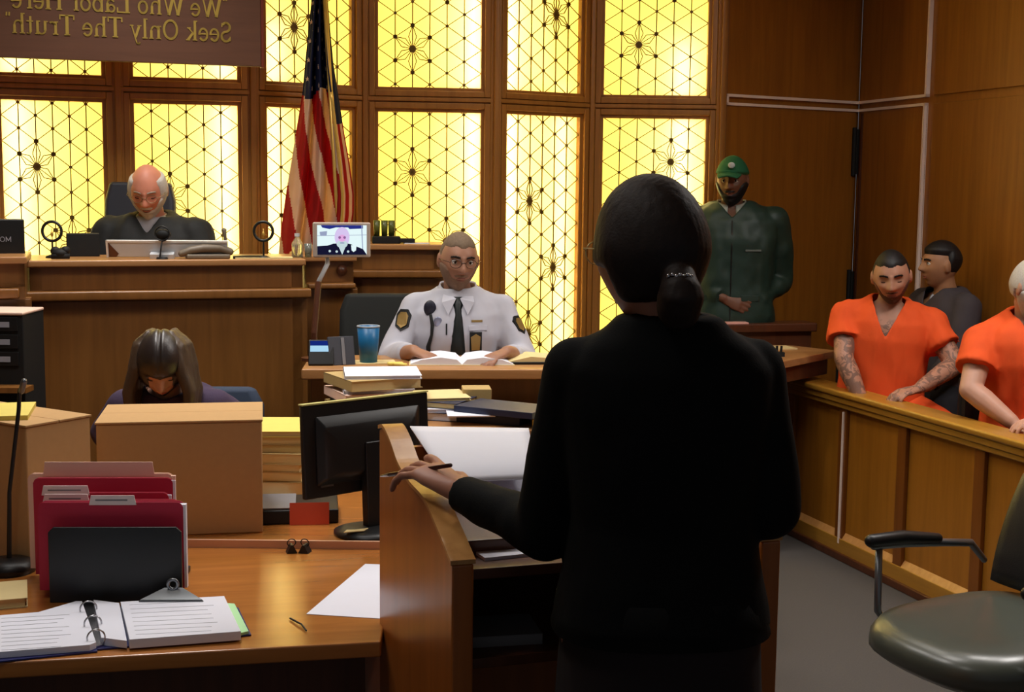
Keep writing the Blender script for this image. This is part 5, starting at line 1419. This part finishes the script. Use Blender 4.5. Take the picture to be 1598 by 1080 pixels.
# --- judge
def face_side_hair(d, p):     # bald crown, white hair round the sides and back
    top = sm(.62, .45, d[2]); fr = sm(-.62, -.35, d[1]) ; low = sm(-.35, -.15, d[2]) if d[1] < .3 else sm(-.6, -.4, d[2])
    return .011*top*fr*low-.001
hc = at(231, 296, 6.02)
P = person('judge', 'seated bald man with white beard in a black robe, reading behind the long bench', None, .03, floor=.55, lean=10, head=hc, hrot=(24, 3, 0), hs=1.03, scale=.98,
           skin=S_JUDGE, tw=1.12, td=1.1, arms={-1: ((hc.x-.30, 5.98, 1.15), (hc.x-.13, 5.82, 1.30), (.6, -.6, -.1), (0, 0, 1)), 1: ((hc.x+.30, 5.98, 1.15), (hc.x+.13, 5.82, 1.30), (-.6, -.6, -.1), (0, 0, 1))}, sh=(.175, .42))
garment(P, 'robe', M_ROBE, off=.022, sleeve=(1.5, 1.7, 2.2), upto=.9, fold=.012, fs=(9, 9, 3), keep=neckhole(P, .068, .49, (.04, .032)))
b = MB(P['M'] @ P['T']); torso(b, Matrix.Identity(4), .002, 1.0, 1.0)
garment(P, 'shirt', M_SHIRTW, off=.004, sleeve=(1.1, 1.1, 1.1), upto=.5, fold=0, keep=neckhole(P, .06, .495), voxel=.009)
collar(P, M_SHIRTW, .062, .035, .48)
trousers(P, M_TROU)
hair_shell(P, 'hair', M_BEARD_G, face_side_hair)
hair_shell(P, 'beard', M_BEARD_G, beardf(.008, 1.4, .005))
lips(P, M_LIPD, .018); brows(P, M_BEARD_G); eyes(P['MH'], P['t'], True); glasses(P['MH'], P['t'])

# --- court reporter with her head bent
hc = at(252, 566, 4.2)
P = person('court_reporter', 'seated woman with long dark parted hair and plum top, head bowed, behind the carton', None, .05, lean=28, head=hc, hrot=(38, 8, 0), hs=.98, scale=.92,
           skin=S_PALE, tw=1.0, sh=(.155, .42), neck_r=.048, arms={-1: ((hc.x-.24, 4.40, .90), (hc.x-.10, 4.15, .82), (.3, -1, 0), (0, 0, 1)), 1: ((hc.x+.26, 4.42, .90), (hc.x+.14, 4.17, .82), (-.3, -1, 0), (0, 0, 1))})
garment(P, 'top', M_PURPLE, off=.012, sleeve=(1.18, 1.25, 1.3), upto=.8, keep=neckhole(P, .075, .47))
trousers(P, M_TROU)
def longhair(d, p):
    face = math.exp(-(p.x/.058)**4-((p.z+.035)/.078)**4)*sm(-.15, -.45, d[1])
    part = .006*math.exp(-(p.x/.006)**2)*sm(.2, .6, d[2])
    return .017*(1-face)-part-.003
hair_shell(P, 'hair', mat('dark_glossy_hair', (40, 32, 30), .35, spec=.6, bump=.3, bscale=260, noise_amt=.3), longhair)
M_HAIRT = mat('brown_hair_ends', (70, 54, 40), .45, bump=.3, bscale=260, noise_amt=.3)
for sx in (-1, 1):
    b = MB()
    for k in range(7):
        yo = -.055+.022*k
        w_ = 1-.25*abs(k-3)/3
        b.tube([Vector((hc.x+sx*(.035), hc.y+.01+yo*.5, hc.z+.092)), Vector((hc.x+sx*(.068*w_+.008), hc.y+yo*.8+.01, hc.z+.055)), Vector((hc.x+sx*(.088*w_+.004), hc.y+yo+.01, hc.z-.01)),
                Vector((hc.x+sx*(.094), hc.y+yo*.9+.01, hc.z-.09)), Vector((hc.x+sx*(.09), hc.y+yo*.7, hc.z-.20))], [.014, .02, .02, .02, .012], 10, rnd=True)
    skin_mesh(b, 'hair_lock', M_HAIRT, P['t'], .005, it=6, fold=.003, fs=(60, 60, 5))
lips(P, M_LIP, .018); brows(P, M_HAIR_D); eyes(P['MH'], P['t'], True)
hi_chair('reporter_chair', (hc.x-.06, 4.66, 0), .08, 'low blue-grey fabric chair behind the woman with the bowed head', .44, at(120, 612, 4.85).z, .56, M_BLUEL)

# --- uniformed officer
hc = at(715, 406, 5.45)
def crop(d, p, hl=.30, back=-.45, h_=.0045):
    fr = sm(-.55, -.25, d[1]); top = sm(.47, .66, d[2]-.05*math.exp(-((abs(d[0])-.35)/.15)**2)*(1 if d[1] < 0 else 0)); low = sm(back, back+.2, d[2])
    side = sm(-.25, .0, d[1])*low*(1 if d[2] > -.1 or d[1] > .25 else 0)
    return h_*max(top, side*1.0)-.0008
P = person('uniformed_officer', 'seated grey-haired bearded officer in white shirt and black tie at the raised desk', None, .05, floor=.25, lean=5, head=hc, hrot=(6, 12, 3), hs=1.02, scale=.98,
           skin=S_OFF, tw=1.0, td=1.12, arms={-1: ((hc.x-.26, 5.42, 1.02), (hc.x-.155, 5.15, 1.09), (.7, -.7, -.15), (0, 0, 1)), 1: ((hc.x+.27, 5.42, 1.02), (hc.x+.20, 5.15, 1.09), (-.6, -.7, -.15), (0, 0, 1))})
SH = garment(P, 'shirt', M_SHIRTW, off=.02, sleeve=(1.25, 1.45, 1.5), upto=.72, fold=.009, fs=(10, 10, 6), keep=neckhole(P, .084, .49))
collar(P, M_SHIRTW, .070, .045, .49, .35)
trousers(P, M_TROU)
hair_shell(P, 'hair', mat('pepper_hair', (108, 90, 72), .85, bump=.5, bscale=420, noise_amt=.3, noise_scale=120), lambda d, p: crop(d, p))
hair_shell(P, 'beard', mat('pepper_beard', (124, 98, 80), .9, bump=.5, bscale=420, noise_amt=.3, noise_scale=120), beardf(.005, 1, .005))
lips(P, M_LIPD, .02); brows(P, M_HAIR_D); eyes(P['MH'], P['t'], False); glasses(P['MH'], P['t'], M_EYED)
MT = P['M'] @ P['T']; F = surf(SH, MT)
R4 = lambda x0, x1, z0, z1: [(x0, z0), (x1, z0), (x1, z1), (x0, z1)]
rings = []
for z, w_ in ((.492, .017), (.465, .022), (.445, .014), (.40, .019), (.34, .025), (.27, .031), (.20, .036), (.13, .040), (.08, .042)):
    y = min(F(0, z), -.085 if z < .47 else -.075)-.004
    rings.append([(-w_, y+.003, z), (-w_*.4, y-.005, z), (w_*.4, y-.005, z), (w_, y+.003, z), (w_*.5, y+.006, z), (-w_*.5, y+.006, z)])
MB(MT).loft(rings).build('tie', mat('black_tie', (16, 22, 22), .5), P['t'], smooth=True)
M_BADGE = mat('gold_badge', (150, 122, 70), .4, metal=.4)
sh_ = [(0.0, -.055), (.035, -.03), (.038, .03), (.02, .055), (-.02, .055), (-.038, .03), (-.035, -.03)]
def on_arm(name, sx, t_, out, scl, m, sub):
    S, E_, W_, fd, up = P['J'][sx]; c_ = P['M'] @ S.lerp(E_, t_)
    W2 = wm(SH); bv = BVHTree.FromPolygons([W2 @ v.co for v in SH.data.vertices], [tuple(p.vertices) for p in SH.data.polygons])
    vd = Vector(out).normalized(); h_ = bv.ray_cast(c_+vd*.5, -vd, 1.0)
    o_ = (h_[0] if h_[0] is not None else c_+vd*.08)+vd*.004; vd = (h_[1] if h_[1] is not None else vd)
    if vd.dot(Vector(out)) < 0: vd = -vd
    X = vd.cross(Vector((0, 0, 1))).normalized(); Z = X.cross(vd).normalized()
    def sld(k, lo, hi, nm, mm, par):
        mb = MB(); mb.hexa([o_+X*a_*k+Z*b_*k+vd*lo-vd*(a_*k)**2*5 for a_, b_ in sh_], [o_+X*a_*k+Z*b_*k+vd*hi-vd*(a_*k)**2*5 for a_, b_ in sh_]); return mb.build(nm, mm, par)
    ob = sld(scl, -.02, 0, name, m, P['t']); sld(scl*.72, 0, .0015, 'patch_centre', sub, ob)
on_arm('shoulder_patch', -1, .24, (-.45, -1, .15), .85, M_BLACKM, M_BADGE)
on_arm('shoulder_patch', 1, .30, (.9, -.75, .1), .75, M_BLACKM, M_BADGE)
yr = F(-.115, .44)
MB(MT).ell((-.115, yr-.008, .445), (.026, .014, .034), 16, 12).build('shoulder_radio', mat('navy_plastic', (28, 30, 46), .5), P['t'], smooth=True)
MB(MT).tube([(x, F(x, z)-.006, z) for x, z in ((-.112, .42), (-.105, .38), (-.108, .34), (-.122, .29), (-.120, .25), (-.112, .20))], [.006, .007, .006, .009, .009, .006], 8, rnd=True).build('radio_cord', M_BLACKM, P['t'], smooth=True)
MB(MT).ell((-.082, F(-.082, .395)-.002, .395), (.018, .004, .022), 12, 8).build('breast_badge', mat('silver_badge', (150, 154, 178), .3, metal=.6), P['t'], smooth=True)
decal(MT, F, 'pen', R4(-.050, -.044, .345, .39), M_BLACK, P['t'])
decal(MT, F, 'name_bar', R4(.055, .1, .395, .403), M_BADGE, P['t'])
decal(MT, F, 'pocket_flap', R4(.045, .12, .362, .38), M_SHIRTW, P['t'], .006, .006)
hb = decal(MT, F, 'badge_wallet', R4(.048, .098, .275, .355), M_BLACKM, P['t'], .008, .008)
decal(MT, F, 'gold_shield', [(.056, .282), (.089, .282), (.093, .336), (.074, .349), (.053, .336)], M_BADGE, hb, .010, .003)

for sx in (-1, 1):
    lf = MB(MT)
    A_, B_, C_, D_ = (sx*.008, .487), (sx*.060, .508), (sx*.066, .475), (sx*.040, .425)
    ys = [F(0, .47)-.0, -.045, F(D_[0], .46)-.012, F(D_[0], D_[1])-.008]
    pts = [Vector((p_[0], y_, p_[1])) for p_, y_ in zip((A_, B_, C_, D_), ys)]
    lf.hexa([p_+Vector((0, .005, 0)) for p_ in pts], [p_-Vector((0, .003, 0)) for p_ in pts]).build('collar_flap', M_SHIRTW, P['t'])

# --- standing man in green jacket
hc = at(1143, 281, 7.14)
hipz = .97
P = person('man_in_green_jacket', 'standing bearded man in dark green jacket and green cap by the back wall', None, -.12, floor=.12, seated=False, lean=0, head=(hc.x, hc.y, hc.z), hrot=(5, -12, 0), hs=1.0, scale=1.02,
           skin=S_DARK, tw=1.16, td=1.2, sh=(.185, .425), arms={-1: ((hc.x-.25, 7.19, 1.26), (hc.x-.05, 7.00, 1.16), (.8, -.2, -.3), (0, -1, .2)), 1: ((hc.x+.29, 7.22, 1.24), (hc.x+.12, 7.02, 1.14), (-.8, -.2, -.3), (0, -1, .2))})
JK = garment(P, 'jacket', M_GREENJ, off=.034, sleeve=(1.45, 1.5, 1.6), upto=.95, fold=.012, fs=(9, 9, 6), keep=neckhole(P, .066, .49, (.045, .04)),
        prof=[(-.12, .17, .12, 0), (-.06, .178, .128, 0), (0, .172, .125, 0), (.12, .165, .125, 0), (.24, .172, .122, 0), (.34, .182, .12, 0), (.41, .182, .106, .005), (.455, .150, .087, .01), (.485, .10, .07, .012), (.51, .07, .06, .012)])
collar(P, mat('pale_collar', (178, 180, 170), .8), .068, .05, .485, .55)
trousers(P, M_TROU)
MT = P['M'] @ P['T']
F = surf(JK, MT)
MB(MT).tube([(0, F(0, z)-.001, z) for z in (-.1, 0, .1, .2, .3, .4, .43)], .0035, 8).build('zip', M_BLACK, P['t'])
decal(MT, F, 'name_tape', R4(.07, .15, .275, .284), mat('grey_tape', (104, 112, 106), .7), P['t'], .008, .012)
for sx in (-1, 1):
    decal(MT, F, 'pocket_flap', R4(sx*.10-.045, sx*.10+.045, .02, .05), M_GREENJ, P['t'], .006, .007, .002)
M_CAPG = mat('green_cap', (26, 92, 58), .8)
capo = lambda d, p: .014*sm(.20, .30, d[2]+.12*d[1])-.0005
hair_shell(P, 'cap', M_CAPG, capo)
MHm = P['MH']
vis = MB(MHm); rg = []
for k in range(6):
    u = k/5; rg.append([(x*.062*(1-.25*u*u), -.088-.075*u*(1-.35*x*x*1.0)-.0*u, .048-.016*u-.012*x*x+.0+s_*.003) for x, s_ in [(-1, 1), (-.6, 1), (0, 1), (.6, 1), (1, 1), (1, -1), (.6, -1), (0, -1), (-.6, -1), (-1, -1)]])
vis.loft(rg).build('cap_visor', M_CAPG, P['t'], smooth=True)
MB(MHm).ell((.012, -.105, .083), (.018, .006, .016), 14, 10).build('cap_badge', mat('pale_badge', (190, 196, 200), .4), P['t'], smooth=True)
hair_shell(P, 'beard', M_HAIR_BK, beardf(.010, 1.3, .005))
lips(P, M_LIPD, .02); eyes(P['MH'], P['t'], False)

# raised floor in the jury box
MB(MJ).prism([(-.1, .14), (3.3, .14), (3.3, .62), (-.1, .62)], 0, .12).build('jury_platform', W_DARK, None, label='low dark platform inside the panelled jury rail', cat='platform')

# --- first inmate
hc = at(1391, 431, 6.22); LK = lambda h_, kx, ky: {-1: ((h_.x+kx-.12, h_.y+ky, .60), (h_.x+kx-.08, h_.y+ky+.02, .21), (h_.x+kx-.06, h_.y+ky-.14, .16)), 1: ((h_.x+kx+.12, h_.y+ky+.03, .60), (h_.x+kx+.12, h_.y+ky+.02, .21), (h_.x+kx+.13, h_.y+ky-.14, .16))}
P = person('man_in_orange', 'seated man with cropped dark hair and tattooed arms in an orange V-neck shirt', None, -.30, legs=LK(hc, .20, -.42), lean=6, side=3, head=hc, hrot=(12, 2, -4), hs=1.10, scale=.97, group='men in orange behind the jury rail',
           skin=S_INM, tw=1.1, td=1.08, arms={-1: ((hc.x-.21, 6.20, .95), (hc.x-.13, 6.10, .73), (.4, -.5, -.6), (-.4, 0, 1)), 1: ((hc.x+.27, 6.08, .94), (hc.x+.06, 5.93, .85), (-.9, -.35, -.15), (0, -.2, 1))}, sh=(.178, .425), handargs={1: dict(curl=(.5, .5, .55, .6))})
garment(P, 'shirt', M_ORANGE, off=.024, sleeve=(1.3, 1.5, 1), elbow_only=.6, fold=.016, fs=(11, 11, 3), keep=neckhole(P, .078, .49, (.13, .062)), seed=3)
trousers(P, M_ORANGE)
hair_shell(P, 'hair', M_HAIR_BK, lambda d, p: crop(d, p, h_=.005))
hair_shell(P, 'beard', mat('stubble', (96, 66, 54), .9), beardf(.0022, 1.5, .003))
lips(P, M_LIPD, .02); brows(P, M_HAIR_BK); eyes(P['MH'], P['t'], True)
M_INKT = mat('tattoo_ink', (92, 72, 66), .6)
# --- second inmate
hc = at(1614, 448, 5.5)
P = person('man_in_orange', 'grey-haired man in an orange V-neck shirt, cut off by the right edge', None, .0, legs=LK(hc, .16, -.42), lean=8, side=-6, head=hc, hrot=(10, 28, 0), hs=1.02, scale=1.0, group='men in orange behind the jury rail',
           skin=S_PALE, tw=1.12, td=1.15, arms={-1: ((hc.x-.26, 5.44, .92), (hc.x-.12, 5.30, .80), (.5, -.8, -.2), (0, 0, 1)), 1: ((hc.x+.26, 5.32, .88), (hc.x-.04, 5.12, .86), (-1, 0, -.1), (0, 0, 1))}, sh=(.178, .425))
garment(P, 'shirt', M_ORANGE, off=.026, sleeve=(1.3, 1.5, 1), elbow_only=.6, fold=.016, fs=(11, 11, 3), keep=neckhole(P, .078, .49, (.13, .06)), seed=9)
trousers(P, M_ORANGE)
hair_shell(P, 'hair', M_BEARD_G, lambda d, p: crop(d, p, h_=.010))
hair_shell(P, 'beard', M_BEARD_G, beardf(.008, 1.2, .005))
lips(P, M_LIPD, .02); brows(P, M_BEARD_G); eyes(P['MH'], P['t'], False)
# --- young man behind
hc = at(1468, 414, 6.75)
P = person('young_man', 'young man with thick dark hair and grey jacket, in profile against the wall', None, -1.25, floor=.12, legs={-1: ((hc.x-.22, 6.62, .60), (hc.x-.20, 6.66, .21), (hc.x-.27, 6.55, .16)), 1: ((hc.x-.08, 6.40, .60), (hc.x-.08, 6.42, .21), (hc.x-.16, 6.36, .16))}, arms={-1: ((hc.x-.08, 6.92, .95), (hc.x-.2, 6.75, .78), (-1, -.3, -.1), (0, 0, 1)), 1: ((hc.x+.02, 6.50, .93), (hc.x-.13, 6.45, .78), (-1, .2, -.1), (0, 0, 1))}, lean=0, head=hc, hrot=(-4, -12, 0), hs=1.0, scale=.97,
           skin=S_YOUNG, tw=1.05, td=1.05)
garment(P, 'jacket', mat('grey_jacket', (62, 56, 60), .85), off=.026, sleeve=(1.4, 1.5, 1.6), upto=.9, fold=.01, keep=neckhole(P, .068, .49, (.06, .045)))
collar(P, M_SHIRTW, .064, .035, .478, .6)
trousers(P, M_TROU)
hair_shell(P, 'hair', M_HAIR_BK, lambda d, p: (.005+.014*sm(-.1, .4, d[2]))*max(sm(.42, .62, d[2]), sm(.0, .25, d[1]-.25*max(0, -d[2]))*sm(-.32, -.05, d[2]-.25*sm(.6, .2, abs(d[0]))))-.001)
lips(P, M_LIP, .02); brows(P, M_HAIR_BK); eyes(P['MH'], P['t'], False)
# seats of the seated men
def jury_seat(x, y, lab, rz):
    M_ = frame((x, y, .12), rz); t = thing('jury_chair', lab, 'chair', (x, y, .12), rz, 'dark chairs inside the jury rail')
    MB(M_).box(-.22, .22, -.2, .2, .38, .42).build('seat', M_BLACKM, t, bevel=.01)
    MB(M_).box(-.21, .21, .2, .23, .45, .80).build('backrest', M_BLACKM, t, bevel=.01)
    for sx in (-1, 1):
        for yy in (-.17, .19): MB(M_).box(sx*.19-.015, sx*.19+.015, yy-.015, yy+.015, 0, .38 if yy < 0 else .8).build('leg', M_BLACKM, t)
h1 = at(1391, 433, 6.22); h2 = at(1614, 448, 5.5); h3 = at(1468, 414, 6.75)
jury_seat(h1.x+.09, 6.34, 'dark chair under the man in orange with cropped dark hair', .28)
jury_seat(h2.x+.08, 5.66, 'dark chair under the grey-haired man in orange', .28)

# --- attorney, standing with her back to the camera
YW = 2.15
hc = at(1024, 392, YW)
def pw(px, py, Y): return at(px, py, Y)
hip = pw(1030, 985, 2.16)
S_ATT = skinmat('warm_skin', (172, 118, 96))
TP = [(-.10, .165, .12, 0), (-.02, .165, .12, 0), (.08, .142, .105, 0), (.17, .128, .095, 0), (.28, .140, .098, 0), (.36, .150, .098, 0), (.415, .150, .085, .005), (.45, .122, .07, .01), (.475, .08, .058, .012), (.50, .055, .05, .012)]
elL, wrL = pw(848, 830, 2.24), pw(712, 764, 2.44)
hdir = (pw(640, 712, 2.56)-pw(712, 760, 2.44)).normalized()
elR, wrR = pw(1200, 792, 2.16), pw(1090, 800, 2.42)
P = person('attorney', 'standing woman in black suit with a low dark ponytail, back turned, at the lectern', (hip.x, 2.17, 1.012), PI+.06, seated=False, lean=-1, head=(hc.x-.01, hc.y-.0, hc.z), hrot=(4, 32, 0), hs=.98, scale=1.0,
           skin=S_ATT, tprof=TP, tw=1.05, sh=(.136, .415), armr=(.045, .039, .026), neck_r=.047, voxel=.0042,
           arms={1: (elL, wrL, hdir, (.15, -.35, 1)), -1: (elR, wrR, (-.8, .5, 0), (0, 0, 1))}, handargs={1: dict(curl=(.16, .30, .38, .44), spread=.2, s=1.08, thumb_open=.7)})
def coat_extra(b, P):
    T = P['T']
    torso(b, T, .0, 1.12, 1.2, [(-.02, .165, .12, -.0), (.08, .145, .11, 0), (.2, .14, .10, 0)])
JP = [(.0, .150, .12, 0), (.05, .142, .11, 0), (.10, .132, .104, 0), (.17, .122, .096, 0), (.28, .136, .1, 0), (.36, .146, .1, 0), (.415, .142, .088, .005), (.45, .115, .072, .01), (.475, .08, .06, .012), (.50, .058, .052, .012)]
garment(P, 'suit_jacket', M_SUIT, off=.02, sleeve=(1.2, 1.32, 1.45), upto=.93, fold=.007, fs=(8, 8, 5), prof=JP, armr=(.045, .039, .026), voxel=.006, keep=neckhole(P, .056, .49))
MT = P['M'] @ P['T']
# jacket skirt with vent and lapel collar
b = MB(MT); rg = []
for z, hw, hd in ((.06, .160, .128), (.02, .168, .134), (-.01, .176, .140)):
    rg.append([(hw*1.03*math.copysign(abs(math.cos(2*PI*q/40))**.8, math.cos(2*PI*q/40)), hd*math.copysign(abs(math.sin(2*PI*q/40))**.8, math.sin(2*PI*q/40)), z) for q in range(40)])
b.loft(rg).build('jacket_hem', M_SUIT, P['t'], smooth=True)
collar(P, M_SUIT, .056, .035, .478, .7)
# skirt and legs
b = MB(P['M'])
torso(b, Matrix.Identity(4), .006, 1.05, 1.05, [(-.52, .14, .12, 0), (-.35, .152, .13, 0), (-.15, .158, .13, 0), (0, .150, .12, 0), (.08, .145, .11, 0)])
skin_mesh(b, 'skirt', M_SKIRT, P['t'], .009, it=3, fold=.003)
for sx in (-1, 1):
    Hj, K, A, F_ = P['LJ'][sx]
    s_ = MB(P['M']); s_.tube([A+Vector((0, .03, -.03)), A.lerp(F_, .5)+Vector((0, 0, -.02)), F_+Vector((0, -.02, -.005))], [.034, .036, .028], 14, rnd=True)
    s_.tube([A+Vector((0, .045, -.03)), A+Vector((0, .045, -.105))], [.014, .01], 8); s_.build('shoe', M_BLACK, P['t'], smooth=True)
# hair drawn back into a low ponytail
def pulled(d, p):
    face = math.exp(-(p.x/.060)**4-((p.z+.03)/.085)**4)*sm(.05, -.3, d[1]); ear = math.exp(-((abs(p.x)-.078)/.02)**2-((p.z+.004)/.036)**2-((p.y-.004)/.03)**2)
    low = sm(-.86, -.6, d[2])
    return (.015+.008*ear)*(1-face)*(1-sm(.0, -.02, p.y)*sm(-.012, -.03, p.z))*sm(-.75, -.5, d[2])-.002
q = P['MH'].inverted()
h = head_mb(P['MH'], pulled, 110, 90, None, -.006)
pt = [q @ pw(1045, 410, 2.12), q @ pw(1060, 436, 2.055), q @ pw(1062, 462, 2.035), q @ pw(1058, 488, 2.06), q @ pw(1054, 508, 2.08)]
pr_ = []
for i in range(4):
    for k in range(5):
        t_ = k/5; pr_.append((pt[i].lerp(pt[i+1], t_), [.028, .027, .037, .034, .014][i]*(1-t_)+[.028, .027, .037, .034, .014][i+1]*t_))
pr_.append((pt[4], .014))
t2 = MB(P['MH']); t2.tube([a for a, b in pr_], [b for a, b in pr_], 20, rnd=True)
h.v += []; base = len(h.v); h.v += t2.v; h.f += [[i+base for i in f] for f in t2.f]
def strands(co, n_): return co+n_*(.0008*noise.noise(Vector((co.x*140, co.y*140, co.z*12))))
skin_mesh(h, 'hair', mat('dark_brown_hair', (34, 22, 18), .6, spec=.3, bump=.25, bscale=240, noise_amt=.35, noise_scale=60), P['t'], .0038, it=7, post=strands)
cp = MB(); c_ = pw(1061, 430, 2.025)
for k in range(7):
    cp.ell((c_.x-.017+k*.0057, c_.y-.002+.0006*(k-3)**2, c_.z+(.001 if k % 2 else -.001)), (.0034, .003, .0036), 8, 6)
cp.build('hair_clip', M_SILVER, P['t'], smooth=True)
glasses(P['MH'], P['t'], mat('pale_wire', (220, 200, 140), .25, metal=.5), r=(.024, .019))
eyes(P['MH'], P['t'], False); lips(P, M_LIP, .018); brows(P, M_HAIR_D)
# cuff buttons
ax = (wrL-elL).normalized(); side_ = Vector((ax.y, -ax.x, 0)).normalized()
for k in range(4):
    c_ = wrL-ax*(.028+.017*k)-Vector((0, 0, 1))*.030-Vector((0, 1, 0))*.026
    MB().ell(c_, (.006, .004, .006), 10, 8).build('cuff_button', M_BLACK, P['t'], smooth=True)
# ring on the hand and the pen
Wm = frame_of(P['M'] @ P['J'][1][2], hdir, Vector((.15, -.35, 1)))
rp = Wm @ Vector((.105, -.010*-1, -.006))
pn = thing('pen', 'dark pen with a bright tip in the hand of the woman at the lectern', 'pen', pw(645, 738, 2.52))
pa, pb2 = pw(594, 743, 2.60), pw(665, 732, 2.50)
MB().tube([pa.lerp(pb2, .2), pb2+(pb2-pa)*.5], [.0042, .0042], 10, rnd=True).build('barrel', mat('oxblood_plastic', (58, 22, 22), .3), pn, smooth=True)
MB().tube([pa, pa.lerp(pb2, .2)], [.0015, .004], 10, rnd=True).build('tip', M_SILVER, pn, smooth=True)
